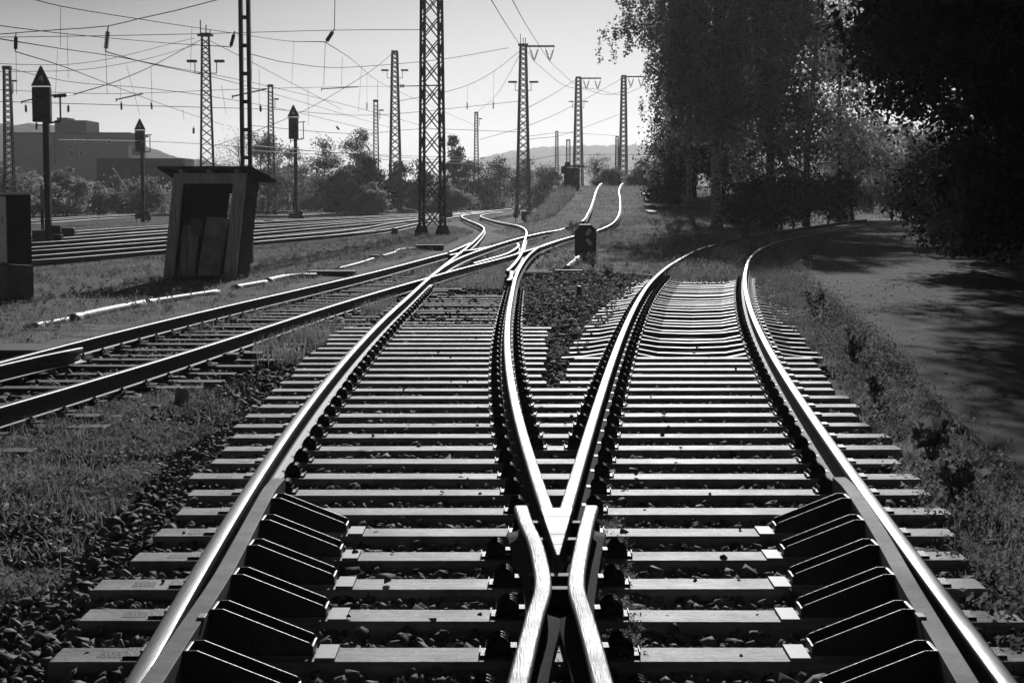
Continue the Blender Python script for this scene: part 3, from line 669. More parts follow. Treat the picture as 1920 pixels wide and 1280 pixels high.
tree('broadleaf_tree', 20.4, 110, 14, [(0, 0, 9, 2.8, 3, 4.6), (0, 0, 4, 2.4, 2.6, 2.4)], 10000, .18, 'lighter tree where the far rail disappears into the wood', leaf='leafmid', r=.17, clusters=90)
tree('broadleaf_tree', 28, 126, 7.5, [(0, 0, 4.2, 3.4, 3, 2.6), (1.5, 0, 2.2, 2.4, 2, 1.6)], 15000, .18, 'round pale shrubby tree closing the view over the road', leaf='leafpale', r=.14, clusters=80, twigs=34)
tree('broadleaf_tree', 33.5, 132, 8.5, [(0, 0, 4.6, 3.4, 3, 3), (0, 0, 2, 3, 2.4, 1.6)], 14000, .2, 'pale bushy tree half hidden by the dark trees, past the road end', leaf='leafpale', r=.15, clusters=80)
tree('broadleaf_tree', 22.8, 118, 8, [(0, 0, 4.2, 2.8, 2.6, 3), (0, 0, 2, 2.6, 2, 1.6)], 11000, .2, 'low feathery tree behind the far rail at the road bend', leaf='leafmid', r=.13, clusters=70)
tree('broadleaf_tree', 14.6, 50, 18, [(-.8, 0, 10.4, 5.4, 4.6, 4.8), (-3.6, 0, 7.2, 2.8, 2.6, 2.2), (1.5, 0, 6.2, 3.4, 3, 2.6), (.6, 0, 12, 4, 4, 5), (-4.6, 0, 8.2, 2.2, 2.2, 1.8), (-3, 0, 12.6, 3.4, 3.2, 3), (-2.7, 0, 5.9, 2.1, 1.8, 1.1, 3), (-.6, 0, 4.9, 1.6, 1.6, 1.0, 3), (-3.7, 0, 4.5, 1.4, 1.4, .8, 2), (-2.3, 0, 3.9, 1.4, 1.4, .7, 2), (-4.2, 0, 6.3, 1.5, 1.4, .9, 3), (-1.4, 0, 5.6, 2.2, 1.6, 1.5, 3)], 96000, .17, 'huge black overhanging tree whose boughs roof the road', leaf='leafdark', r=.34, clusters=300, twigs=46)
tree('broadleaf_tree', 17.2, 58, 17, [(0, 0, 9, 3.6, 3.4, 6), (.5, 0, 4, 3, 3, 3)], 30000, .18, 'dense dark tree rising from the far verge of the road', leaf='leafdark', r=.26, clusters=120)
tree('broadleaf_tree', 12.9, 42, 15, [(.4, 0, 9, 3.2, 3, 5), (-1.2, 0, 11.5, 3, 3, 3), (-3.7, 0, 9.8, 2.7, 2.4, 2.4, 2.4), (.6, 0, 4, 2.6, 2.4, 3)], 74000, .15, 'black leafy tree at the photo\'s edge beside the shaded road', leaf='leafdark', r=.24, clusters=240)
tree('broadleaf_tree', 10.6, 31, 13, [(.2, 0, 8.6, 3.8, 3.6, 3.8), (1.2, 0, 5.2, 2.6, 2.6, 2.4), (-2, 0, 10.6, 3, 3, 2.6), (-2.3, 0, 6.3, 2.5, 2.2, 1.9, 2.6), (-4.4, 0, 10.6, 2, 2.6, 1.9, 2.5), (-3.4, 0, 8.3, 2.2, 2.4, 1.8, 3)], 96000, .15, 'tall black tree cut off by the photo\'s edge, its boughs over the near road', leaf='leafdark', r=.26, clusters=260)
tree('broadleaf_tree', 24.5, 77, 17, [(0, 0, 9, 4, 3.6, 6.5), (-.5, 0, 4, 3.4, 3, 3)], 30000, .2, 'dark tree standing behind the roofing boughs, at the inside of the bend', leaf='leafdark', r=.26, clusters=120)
BG = 'dark bushes along the far road verge'
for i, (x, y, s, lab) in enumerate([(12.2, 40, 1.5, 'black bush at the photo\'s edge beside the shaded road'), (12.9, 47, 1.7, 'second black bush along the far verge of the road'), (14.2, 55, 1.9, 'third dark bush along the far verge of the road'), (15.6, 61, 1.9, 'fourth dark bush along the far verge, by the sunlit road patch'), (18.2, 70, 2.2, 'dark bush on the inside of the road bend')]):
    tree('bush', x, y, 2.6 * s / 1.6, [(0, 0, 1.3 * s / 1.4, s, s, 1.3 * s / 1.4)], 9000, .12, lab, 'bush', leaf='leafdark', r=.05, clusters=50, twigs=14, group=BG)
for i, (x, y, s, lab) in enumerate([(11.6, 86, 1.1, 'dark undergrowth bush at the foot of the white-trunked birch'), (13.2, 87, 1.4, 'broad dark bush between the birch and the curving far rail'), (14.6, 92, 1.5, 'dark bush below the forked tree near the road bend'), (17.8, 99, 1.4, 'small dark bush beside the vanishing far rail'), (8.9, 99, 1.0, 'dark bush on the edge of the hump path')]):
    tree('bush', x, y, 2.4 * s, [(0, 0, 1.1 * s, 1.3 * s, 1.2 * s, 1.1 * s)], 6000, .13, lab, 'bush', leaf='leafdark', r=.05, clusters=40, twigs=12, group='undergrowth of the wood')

# trees beyond the yard: pixel centre, top, distance, half width in pixels
mid = [
 (-20, 300, 150, 60, 'leafmid', 'leafy bush behind the grey switch cabinet'),
 (60, 330, 160, 50, 'leafpale', 'pale leafy bush below the flat-roofed block, beside the number 4 signal'),
 (122, 312, 165, 40, 'leafpale', 'bright leafy bush right behind the number 4 signal post'),
 (185, 345, 170, 40, 'leafmid', 'low bush below the dark-roofed shed, by the striped pole'),
 (262, 335, 175, 45, 'leafmid', 'bush under the signal beside the leaning hut'),
 (400, 285, 200, 45, 'twig', 'bare thicket showing above the hut roof'),
 (447, 240, 195, 34, 'twig', 'bare birch top beside the dark double post'),
 (490, 235, 190, 38, 'leafmid', 'loose tree between the double post and the signal beyond the hut'),
 (540, 250, 200, 40, 'leafmid', 'drooping tree right behind the signal beyond the hut'),
 (610, 262, 185, 42, 'leafmid', 'leafy tree with a broken crown in the middle of the yard trees'),
 (668, 236, 190, 30, 'leafmid', 'tallest feathery birch of the yard trees'),
 (700, 290, 180, 34, 'leafdark', 'dark bush at the foot of the slim lamp mast'),
 (640, 310, 178, 40, 'leafmid', 'round bush before the feathery birch'),
 (745, 300, 205, 34, 'leafdark', 'dark tree behind the tall lamp mast'),
 (790, 305, 200, 34, 'leafdark', 'dark bushy tree behind the big lattice mast'),
 (848, 248, 210, 26, 'pine', 'dark pine with a ragged top beside the big lattice mast'),
 (880, 300, 230, 40, 'leafdark', 'dark rounded tree next to the ragged pine'),
 (930, 292, 250, 40, 'leafdark', 'tree closing the yard before the wooded ridge'),
 (985, 300, 260, 34, 'leafmid', 'tree behind the twin-lamp mast with the crossarm'),
 (840, 345, 175, 36, 'leafpale', 'pale low shrub at the yard edge below the pine'),
 (690, 340, 172, 30, 'leafpale', 'pale feathery shrub along the yard edge between two masts'),
 (1028, 310, 200, 34, 'leafmid', 'bush on the slope before the black signal cabin'),
 (1118, 288, 190, 26, 'twig', 'bare young tree behind the small square sign on the hump'),
 (1150, 318, 180, 30, 'leafmid', 'low bush between the hump masts'),
 (1215, 305, 170, 34, 'leafmid', 'grey bush before the twin posts at the wood edge'),
 (1265, 270, 150, 34, 'leafpale', 'pale loose tree at the edge of the birch wood'),
]
M['leaftwig'] = M['leafmid']
for (u, v, y, hw, kind, lab) in mid:
    y *= .86
    p = D(u, v, y); z0 = float(terr(p[0], y)); h = p[2] - z0; wv = hw * y / F * 1.15
    if kind == 'twig': tree('bare_tree', p[0], y, h, [(0, 0, h * .6, wv, wv, h * .4)], 1500, .12, lab, 'tree', leaf='leafmid', r=.09, clusters=60, twigs=60, group=None)
    elif kind == 'pine': tree('pine_tree', p[0], y, h, [(0, 0, h * .86, wv * .5, wv * .5, h * .12), (.4, 0, h * .68, wv * .9, wv, h * .12), (0, 0, h * .78, wv * .55, wv * .5, h * .1), (0, 0, h * .57, wv * .8, wv * .7, h * .12), (0, 0, h * .45, wv * 1.1, wv, h * .16), (0, 0, h * .2, wv, wv, h * .2)], 6000, .2, lab, 'tree', leaf='leafdark', r=.16, clusters=60)
    else:
        tree('bush' if h < 4 else 'broadleaf_tree', p[0], y, h, [(0, 0, h * .7, wv * .62, wv * .8, h * .3), (wv * .25, 0, h * .4, wv, wv, h * .34), (-wv * .4, 0, h * .3, wv * .8, wv, h * .28)], 9000, .19, lab, 'bush' if h < 4 else 'tree', leaf=kind, r=.1, clusters=55, twigs=16)
# low scrub along the yard edge, reads as one mass
scr = [(-70, 135), (-20, 150), (0, 200), (4, 215), (-20, 215), (-80, 190)]
Q = scatter(scr, 900); weeds('undergrowth', Q, 2.6, .3, 28, 'leafmid')

# ------------------------------------------------------------------ hills
def ridge(us, vs, y0, name, depth=500, amp=5):
    n = 420; u = np.linspace(us[0], us[-1], n); x = (u - 960) / F * y0
    top = CH + (HOR - np.interp(u, us, vs)) / F * y0
    k = 26; rows = []
    for j, t in enumerate(np.linspace(0, 1, k)):
        yy = y0 - depth * (1 - t); zz = (top + amp * (vnoise(x / 14, x * 0 + j * .9, 4) - .5) + amp * .6 * (vnoise(x / 5, x * 0 + j * 2.1, 5) - .5)) * (math.sin(t * math.pi / 2) ** .8) - (4 if t == 0 else 0)
        rows.append(np.stack([x, 0 * x + yy, zz], -1))
    rows.append(np.stack([x, 0 * x + y0 + 250, 0 * x - 4], -1)); k += 1
    V = np.stack(rows, 0).reshape(-1, 3); ii = np.arange(k * n).reshape(k, n)
    f = np.stack([ii[:-1, :-1], ii[:-1, 1:], ii[1:, 1:], ii[1:, :-1]], -1).reshape(-1, 4)
    tag(np_mesh(name, V, f, 'hill'), kind='structure')
ridge([820, 880, 940, 1000, 1040, 1100, 1160, 1230, 1320, 1500, 2200], [330, 305, 290, 281, 277, 277, 276, 274, 270, 262, 250], 2500, 'hills')
ridge([-500, -200, 0, 60, 110, 200, 290, 350, 420, 520, 700], [225, 232, 236, 238, 240, 248, 282, 298, 312, 325, 345], 1100, 'hills', 350, 3.5)

# ------------------------------------------------------------------ yard rails
YL = [
 ([(-60, 493.5), (51, 488), (306, 467.8), (485, 452), (706, 432), (790, 417), (870, 404), (930, 396)], 'nearest bright rail of the signal yard, passing behind the hut'),
 ([(-60, 475), (51, 470), (306, 451.5), (485, 437), (668, 421), (780, 412), (905, 399)], 'second bright rail of the signal yard counting from the hut'),
 ([(-60, 459), (51, 455), (306, 437), (485, 425), (780, 407.5), (900, 398)], 'third bright rail of the signal yard counting from the hut'),
 ([(-60, 447), (51, 443), (306, 426), (485, 416), (780, 403), (920, 395)], 'fourth bright rail of the signal yard counting from the hut'),
 ([(-60, 421), (66, 414), (309, 401.5), (485, 404.5), (780, 393), (960, 387)], 'fifth bright rail of the signal yard counting from the hut'),
 ([(97, 398.5), (312, 394), (485, 396), (640, 392), (960, 384)], 'sixth bright rail of the signal yard counting from the hut'),
 ([(200, 392), (485, 387.5), (760, 383), (960, 380)], 'farthest rail of the signal yard, below the trees')]
for pts, lab in YL:
    z = RT; P = [np.array(G(u, v, RT)) for u, v in pts]
    S = spline(P, 2.0); tag(rail_mesh(S, 'yard_rail', head='yardhead'), lab, 'rail', 'rails of the signal yard')
    t = np.gradient(S, axis=0); t /= np.linalg.norm(t, axis=1)[:, None]; S2 = S + np.stack([-t[:, 1], t[:, 0], 0 * t[:, 0]], -1) * 1.5 * (1 if t[0, 1] > 0 else -1)
    if pts[0][1] < 405: continue
    tag(rail_mesh(S2, 'yard_rail', head='yardhead'), 'partner rail just behind the ' + lab.replace(', passing behind the hut', ' by the hut'), 'rail', 'rails of the signal yard')

# ------------------------------------------------------------------ masts
def lattice(u, vtop, dist, wb, wt, label, extra=None, rot=.26, cap=True, name='lattice_mast', leg=.09, panel=.62, z0=None, ztop=None, group='lattice masts of the yard'):
    p = D(u, vtop, dist); zb = float(terr(p[0], dist)) if z0 is None else z0; h = (ztop or p[2]) - zb
    root = empty(name, (p[0], dist, zb), label, 'mast', group)
    m = MB(); cr, sr = math.cos(rot), math.sin(rot)
    def c(k, z):
        w = (wb + (wt - wb) * z / h) / 2; x, y = ((-1, -1), (1, -1), (1, 1), (-1, 1))[k]; x *= w; y *= w
        return (x * cr - y * sr, x * sr + y * cr, z)
    for k in range(4): m.bar(c(k, 0), c(k, h), leg)
    z = .2; i = 0
    while z < h - .3:
        w = wb + (wt - wb) * z / h; s = max(panel * w / .8, .32); z2 = min(z + s, h)
        for k in range(4):
            a, b = (k, (k + 1) % 4)
            if i % 2: a, b = b, a
            m.bar(c(a, z), c(b, z2), leg * .42)
            m.bar(c(b, z), c(a, z2), leg * .42)
        z = z2; i += 1
    m.build('lattice_frame', 'mast', root)
    for k in range(4): q = c(k, 0); f = MB(); f.add([(q[0] + sx * a, q[1] + sy * a, zz) for zz, a in ((-.2, .24), (.15, .2), (.42, .09)) for sx, sy in ((-1, -1), (1, -1), (1, 1), (-1, 1))], [(0, 1, 5, 4), (1, 2, 6, 5), (2, 3, 7, 6), (3, 0, 4, 7), (4, 5, 9, 8), (5, 6, 10, 9), (6, 7, 11, 10), (7, 4, 8, 11), (8, 9, 10, 11)]); f.build('footing', 'walldark', root)
    if cap: MB().box((0, 0, h + .08), (wt + .12, wt + .12, .22)).build('mast_cap', 'mast', root)
    return root, h
def lamps(root, h, v, dist, half, w=.95, single=False, th=.16):
    z = D(960, v, dist)[2] - root.location.z
    for s in ((1,) if single else (-1, 1)):
        a = MB(); a.bar((s * .3, 0, z - .75), (s * (half * .62), 0, z - .75), .05); a.bar((s * half * .62, 0, z - .77), (s * half * .62, 0, z - .1), .05); a.build('lamp_arm', 'mast', root)
        MB().box((s * (half * .62 + w * .3), 0, z), (w, .4, th)).build('lamp_head', 'black', root, bevel=.03)
def crossarm(root, h, length, dz=0, side=1, vs=(.35, .85)):
    m = MB(); m.box((side * length / 2, 0, h + dz), (length, .12, .16)); m.build('crossarm', 'mast', root)
    pts = []
    for t in vs:
        x = side * length * t; g = length * .13; b = (x, 0, h + dz - 1.35)
        i = MB()
        for s in (-1, 1):
            a = Vector((x + s * g * 1.2, 0, h + dz)); e = Vector(b)
            i.tube([a, e], .02, 4)
            for q in np.linspace(.3, .85, 7): c_ = a.lerp(e, q); d_ = (e - a).normalized() * .035; i.tube([c_ - d_, c_ + d_], .085, 8)
        i.build('insulator_string', 'insul', root); pts.append(Vector(b) + root.location)
    return pts
m1, h1 = lattice(808, -260, 78, .96, .66, 'big near lattice mast running out of the top of the photo', rot=.26, leg=.115, cap=False, panel=.95)
# double post
p = D(455, -250, 46); dp = empty('double_post', (p[0], 46, -.1), 'dark double-channel post rising behind the leaning hut', 'post')
MB().box((-.1, 0, 5.8), (.09, .2, 11.8)).build('channel', 'mast', dp); MB().box((.1, 0, 5.8), (.09, .2, 11.8)).build('channel', 'mast', dp)
b = MB(); [b.box((0, 0, z), (.12, .16, .09)) for z in np.arange(.6, 11.5, .72)]; b.build('batten', 'mast', dp)
m3, h3 = lattice(385, 68, 112, .95, .42, 'lattice mast with two lamps and spiky top, above the hut roof', rot=.2, leg=.11)
lamps(m3, h3, 115, 112, 1.1, .62)
t = MB(); t.box((0, 0, h3 + .05), (.95, .5, .12)); t.bar((-.3, 0, h3), (-.3, 0, h3 + 1), .06); t.bar((.05, 0, h3), (.05, 0, h3 + .7), .06); t.bar((.3, 0, h3), (.3, 0, h3 + .4), .05); t.build('top_fitting', 'mast', m3)
m4, h4 = lattice(13, 130, 110, .62, .36, 'slim lattice mast behind the grey switch cabinet', rot=.1, leg=.09); lamps(m4, h4, 152, 110, .55, .3, True, .1)
m5, h5 = lattice(507, 163, 150, .6, .34, 'slim lattice mast between the double post and the middle signal', rot=.2, leg=.1); lamps(m5, h5, 186, 150, .6, .4, True, .12)
m6, h6 = lattice(704.5, 191, 165, .55, .34, 'slim lattice mast before the yard trees, one small lamp', rot=.1, leg=.1); lamps(m6, h6, 207, 165, .6, .45, True, .12)
m7, h7 = lattice(740, 99, 172, 1.15, .5, 'tall lattice mast with two lamps and a side insulator, left of the big near mast'.replace('left of', 'next to'), rot=.2, leg=.14); lamps(m7, h7, 132, 172, 1.2, .7)
i = MB(); zz = D(0, 161.5, 172)[2] - m7.location.z; i.tube([(-.5, 0, zz), (1.5, 0, zz)], .04, 5); [i.tube([(x - .05, 0, zz), (x + .05, 0, zz)], .16, 8) for x in (.55, .7, .85)]; i.build('side_insulator', 'insul', m7)
m8, h8 = lattice(981, 87, 160, 1.15, .5, 'lattice mast with two lamps and a crossarm hung with V insulators, middle of the yard', rot=.15, leg=.14)
lamps(m8, h8, 154, 160, 1.15, .8); V8 = crossarm(m8, h8, 2.8)
t = MB(); t.box((0, 0, h8 + .12), (.9, .6, .2)); t.bar((-.25, 0, h8), (-.25, 0, h8 + 1.1), .06); t.bar((0, 0, h8), (0, 0, h8 + .75), .06); t.bar((.2, 0, h8), (.2, 0, h8 + .75), .06); t.build('top_fitting', 'mast', m8)
m9, h9 = lattice(1084.5, 147, 215, 1.15, .55, 'lattice mast with a crossarm standing behind the black signal cabin', rot=.15, leg=.15); lamps(m9, h9, 190.5, 215, 1.1, .6, th=.12); V9 = crossarm(m9, h9, 2.75)
m10, h10 = lattice(1169.5, 144, 225, 1.0, .5, 'lattice mast half covered by the drooping birch', rot=.15, leg=.15); V10 = crossarm(m10, h10, 2.6)
m12, h12 = lattice(893, 213, 210, .6, .34, 'short lattice mast beside the ragged pine', rot=.1, leg=.1); lamps(m12, h12, 223, 210, .6, .4, True, .12)
m13, h13 = lattice(1044, 248, 290, .62, .36, 'small far lattice mast in front of the wooded ridge', rot=.1, leg=.11)
m14, h14 = lattice(1065.5, 264, 260, .6, .5, 'short lattice mast top showing over the black signal cabin', rot=0, leg=.13)
m15, h15 = lattice(1157, 258, 270, .62, .36, 'small far lattice mast next to the birch-covered mast', rot=.1, leg=.12)
for u, lab in ((1230, 'thin dark post at the wood edge, nearer the hump'), (1237.5, 'thin dark post at the wood edge, closer to the birch')):
    p = D(u, 195 if u < 1235 else 235, 150); r_ = empty('steel_post', (p[0], 150, float(terr(p[0], 150))), lab, 'post', 'twin posts at the wood edge'); hh = p[2] - r_.location.z
    m = MB(); m.bar((-.08, 0, 0), (-.08, 0, hh), .07); m.bar((.08, 0, 0), (.08, 0, hh), .07); m.build('channel', 'mast', r_); b = MB(); [b.box((0, 0, z), (.1, .08, .08)) for z in np.arange(.5, hh, .8)]; b.build('batten', 'mast', r_)

# ------------------------------------------------------------------ signals
def text(s, size, parent, loc, mname='digit', rot=(math.pi / 2, 0, 0), name='digit', ex=.004):
    c = bpy.data.curves.new(name, 'FONT'); c.body = s; c.size = size; c.align_x = 'CENTER'; c.align_y = 'CENTER'; c.extrude = ex; c.materials.append(M[mname])
    t_ = bpy.data.objects.new('temp', c); col.objects.link(t_); bpy.context.view_layer.update()
    me = bpy.data.meshes.new_from_object(t_.evaluated_get(bpy.context.evaluated_depsgraph_get())); bpy.data.objects.remove(t_); bpy.data.curves.remove(c)
    o = bpy.data.objects.new(name, me); col.objects.link(o); o.parent = parent; o.location = loc; o.rotation_euler = rot; return o
def signal(u, dist, vtri, vtri2, vb1, vb2, digit, label, wbox, wtri, k=1.):
    p = D(u, vtri, dist); zb = -.1; root = empty('light_signal', (p[0], dist, zb), label, 'signal', 'light signals of the yard')
    Zv = lambda v: D(u, v, dist)[2] - zb
    MB().box((.1, .1, Zv(vb2) / 2 + .1), (.2, .18, Zv(vb2) + .2)).build('post', 'mast', root)
    s = MB(); s.box((-.06, -.04, 1.35), (.1, .03, 1.5), 1); s.box((-.06, -.045, 1.05), (.102, .03, .5), 0); s.build('mast_plate', ['cabdark', 'grey'], root)
    MB().box((0, 0, (Zv(vb1) + Zv(vb2)) / 2), (wbox, .3, Zv(vb1) - Zv(vb2))).build('signal_head', 'black', root, bevel=.02)
    ls = MB(); zc = (Zv(vb1) + Zv(vb2)) / 2
    for dx, dz in ((-.13, .28), (.13, .28), (0, -.05), (-.12, -.35), (.12, -.35)): ls.tube([(dx * wbox / .6, -.16, zc + dz), (dx * wbox / .6, -.3, zc + dz - .02)], .07, 10, cap=False)
    ls.build('lamp_hood', 'iron', root)
    a, b = Zv(vtri), Zv(vtri2); w = wtri / 2
    tri = MB(); tri.prism([(-w, b), (w, b), (w * .92, b + .05), (.03, a), (-.03, a), (-w * .92, b + .05)], -.04, .0); bd = tri.build('number_board', 'black', root)
    e = MB(); q = [(-w * .93, b + .035), (w * .93, b + .035), (0, a - .05)]
    for i in range(3): e.bar((q[i][0], -.045, q[i][1]), (q[(i + 1) % 3][0], -.045, q[(i + 1) % 3][1]), .022, 0, .012)
    e.build('board_border', 'cab', bd); text(digit, (a - b) * .52, bd, (0, -.046, b + (a - b) * .36))
    MB().box((0, -.02, b - .06), (wtri * .9, .03, .07)).build('white_strip', 'white', root)
    f = MB(); f.bar((-.2, 0, Zv(vb2) - .02), (-.2, 0, Zv(vb2) - .25), .05); f.bar((-.2, 0, Zv(vb2) - .1), (.2, 0, Zv(vb2) - .1), .04)
    x = wbox / 2 + .1; f.bar((x + .22, 0, Zv(vb2) + .02), (x + .22, 0, Zv(vb1) - .2), .05); f.bar((.1, 0, Zv(vb2) - .05), (x + .22, 0, Zv(vb2) + .02), .06); f.bar((x - .1, 0, Zv(vb1) - .25), (x + .35, 0, Zv(vb1) - .22), .05); f.build('service_ladder', 'mast', root)
    bx = MB(); bx.box((-.12, -.25, .42), (.42, .3, .34)); bx.bar((-.28, -.25, 0), (-.28, -.25, .3), .05); bx.bar((.04, -.25, 0), (.04, -.25, .3), .05); bx.build('junction_box', 'cab', root, bevel=.01)
    by = MB(); by.box((.45, -.1, .3), (.34, .28, .3)); by.bar((.45, -.1, -.1), (.45, -.1, .2), .08); by.box((.3, .2, .62), (.4, .25, .25)); by.build('point_box', 'cabdark', root, bevel=.01)
    return root
signal(77, 60, 124, 161.5, 165, 229, '4', 'black light signal under a triangular board numbered 4', .60, .70)
signal(262, 112, 223, 243.5, 246, 285, '6', 'black light signal numbered 6, seen just above the hut roof', .6, .74)
signal(550, 112, 197, 219, 222, 261, '6', 'black light signal numbered 6, standing clear beyond the hut', .6, .78)

# ------------------------------------------------------------------ overhead wires
def wire(pts, label, r=.012, sag=0, cat_='wire', group='overhead wires', name='overhead_wire'):
    P = [Vector(p if len(p) == 3 and isinstance(p, Vector) else D(*p)) for p in pts]
    if len(P) == 2: 
        n = 10; P = [P[0].lerp(P[1], t) - Vector((0, 0, sag * 4 * t * (1 - t))) for t in np.linspace(0, 1, n)]
    else: P = [Vector(q) for q in spline([tuple(p) for p in P], 1.5)]
    o = MB().tube(P, r * 1.1, 4).build(name, 'glint' if 'contact wire low' in label or 'lowest' in label or 'under the lowest' in label else 'wire'); return tag(o, label, cat_, group)
def insulator(a, b, label, r=.05):
    a, b = Vector(D(*a)), Vector(D(*b)); m = MB(); m.tube([a, b], .018, 5)
    for q in np.linspace(.25, .85, 9): c = a.lerp(b, q); d = (b - a).normalized() * .02; m.tube([c - d, c + d], r, 8)
    root = tag(m.build('insulator', 'insul'), label, 'insulator'); return root
wire([(-40, 68, 50), (30, 62, 50), (110, 56, 49), (203, 49, 48), (262, 35, 47), (330, 20, 46), (430, -6, 45)], 'thick headspan cable carrying two hanging insulators at the top corner', .011)
insulator((30, 62, 50), (29, 96, 50), 'insulator hanging from the thick cable, nearer the photo edge', .055)
insulator((203, 49, 48), (198, 97, 48), 'insulator hanging from the thick cable above the hut side', .06)
insulator((440, 59, 46), (432, 90, 46), 'slanting insulator beside the dark double post', .045)
insulator((627, 55, 50), (611, 80, 50), 'slanting insulator in the open sky between double post and big mast', .055)
A, Bq, Cq = 50, 80, 120
wl = [
 ([(628, -10, 50), (627, 55, 50)], 'vertical drop wire down to the slanting insulator in the open sky', .01),
 ([(-30, 62, 50), (0, 70, 70), (270, 66, 75), (440, 62, 78), (627, 57, 80), (795, 56, 78)], 'level cross-span wire ending at the big near mast', .012),
 ([(55, -3, 45), (115, 12, 50), (260, 36, 60), (400, 57, 75), (520, 75, 90), (610, 79, 50)], 'long wire sagging from the top corner to the slanting sky insulator', .011),
 ([(611, 80, 50), (660, 112, 80), (700, 146, 110), (735, 166, 140), (890, 235, 210)], 'wire falling from the sky insulator behind the tall lamp mast', .012),
 ([(-20, 46, 45), (126, 64, 60), (300, 80, 80), (430, 88, 46)], 'thin wire crossing behind the insulators near the top corner', .011),
 ([(-20, 70, 45), (125, 93, 70), (215, 106, 80), (330, 128, 95), (440, 148, 110), (660, 200, 150), (860, 255, 215)], 'catenary wire running from the photo edge to the far yard', .014),
 ([(29, 97, 50), (110, 122, 60), (230, 168, 90), (330, 205, 120), (420, 235, 160)], 'contact wire dropping from the edge insulator towards the lamp mast', .013),
 ([(198, 97, 48), (270, 117, 60), (420, 150, 90), (560, 190, 130), (740, 242, 200)], 'contact wire running off the second hanging insulator', .013),
 ([(378, 74, 112), (283, 125, 95), (225, 150, 85), (137, 178, 62)], 'taut span wire between the spiky lamp mast and the number 4 signal', .018),
 ([(390, 75, 112), (445, 103, 108), (520, 142, 125), (640, 205, 160)], 'span wire leaving the spiky lamp mast over the double post', .016),
 ([(-20, 119, 90), (110, 122, 90), (365, 72, 112)], 'thin guy wire rising to the spiky lamp mast', .012),
 ([(-20, 134, 95), (130, 133, 95), (250, 116, 100), (370, 84, 112)], 'second thin guy wire rising to the spiky lamp mast', .012),
 ([(-20, 168, 100), (200, 176, 100), (440, 168, 100), (735, 162, 172)], 'level registration wire crossing the yard at signal height', .012),
 ([(15, 128, 110), (120, 152, 110), (270, 165, 115), (450, 190, 130), (700, 245, 200)], 'wire leaving the slim edge mast across the yard', .016),
 ([(-20, 190, 110), (250, 198, 112), (500, 205, 140), (720, 215, 170), (975, 190, 160)], 'low wire passing behind both number 6 signals', .018),
 ([(463, 100, 100), (547, 119, 120), (680, 125, 150), (840, 110, 158), (953, 90, 160)], 'feeder wire swinging up to the crossarm mast', .02),
 ([(739, 98, 172), (690, 137, 165), (600, 192, 160), (515, 232, 150), (400, 275, 160)], 'span wire falling from the tall lamp mast towards the hut', .022),
 ([(976, 95, 160), (926, 134, 165), (877, 160, 170), (820, 176, 175), (745, 190, 172)], 'span wire falling from the crossarm mast to the tall lamp mast', .022),
 ([(976, 100, 160), (940, 165, 170), (893, 212, 210)], 'steep wire from the crossarm mast to the short mast by the pine', .018),
 ([(1078, 150, 215), (1040, 175, 190), (985, 205, 160)], 'span wire between the two crossarm masts', .022),
 ([(1165, 148, 225), (1090, 190, 215), (1000, 232, 200), (900, 262, 210)], 'long low span wire starting at the birch-covered mast', .022),
 ([(1160, 215, 225), (1080, 245, 215), (990, 262, 160)], 'faint wire over the ridge between crossarm masts', .02),
 ([(463, 235, 140), (640, 250, 150), (800, 242, 180), (980, 248, 160)], 'level wire above the yard trees', .018),
 ([(110, 262, 90), (300, 266, 100), (500, 278, 110), (700, 290, 120), (900, 296, 140), (985, 298, 160)], 'pale contact wire low over the yard trees', .014),
 ([(463, 272, 100), (600, 284, 110), (760, 296, 120), (975, 304, 160)], 'lowest contact wire before the dark yard trees', .014),
 ([(463, 282, 100), (600, 290, 110), (760, 302, 120), (975, 309, 160)], 'contact wire just under the lowest pair, before the trees', .014),
 ([(755, 162, 172), (830, 160, 78)], 'short strut wire from the tall lamp mast to the big near mast', .03),
 ([(985, 302, 160), (1080, 290, 215), (1172, 290, 225), (1300, 292, 200)], 'level wire crossing in front of the wooded ridge', .02),
 ([(985, 256, 160), (1080, 250, 215), (1172, 256, 225)], 'upper level wire between the crossarm masts', .018),
]
for pts, lab, r in wl: wire(pts, lab, r)
wire([D(921, -4, 60) and (915, -10, 70), (948, 44, 110), (973, 82, 140), tuple([0, 0, 0])][:3] , 'feeder wire coming from overhead, on the pine side', .02)
def w3(P, label, r=.02):
    return tag(MB().tube([Vector(q) for q in spline([tuple(p) for p in P], 1.5)], r, 4).build('overhead_wire', 'wire'), label, 'wire', 'overhead wires')
w3([D(973, 82, 140), D(990, 98, 152), V8[0]], 'end of the feeder wire reaching the inner V insulator', .02)
w3([D(955, -10, 70), D(985, 44, 115), D(1010, 84, 142), V8[1]], 'feeder wire from overhead to the outer V insulator', .02)
for a, b, l in ((V8[0], V9[0], 'inner feeder wire between the two crossarm masts'), (V8[1], V9[1], 'outer feeder wire between the two crossarm masts'), (V9[0], V10[0], 'inner feeder wire going on to the birch-covered mast'), (V9[1], V10[1], 'outer feeder wire going on to the birch-covered mast')):
    q = (a + b) / 2; q.z -= .8; w3([a, q, b], l, .022)
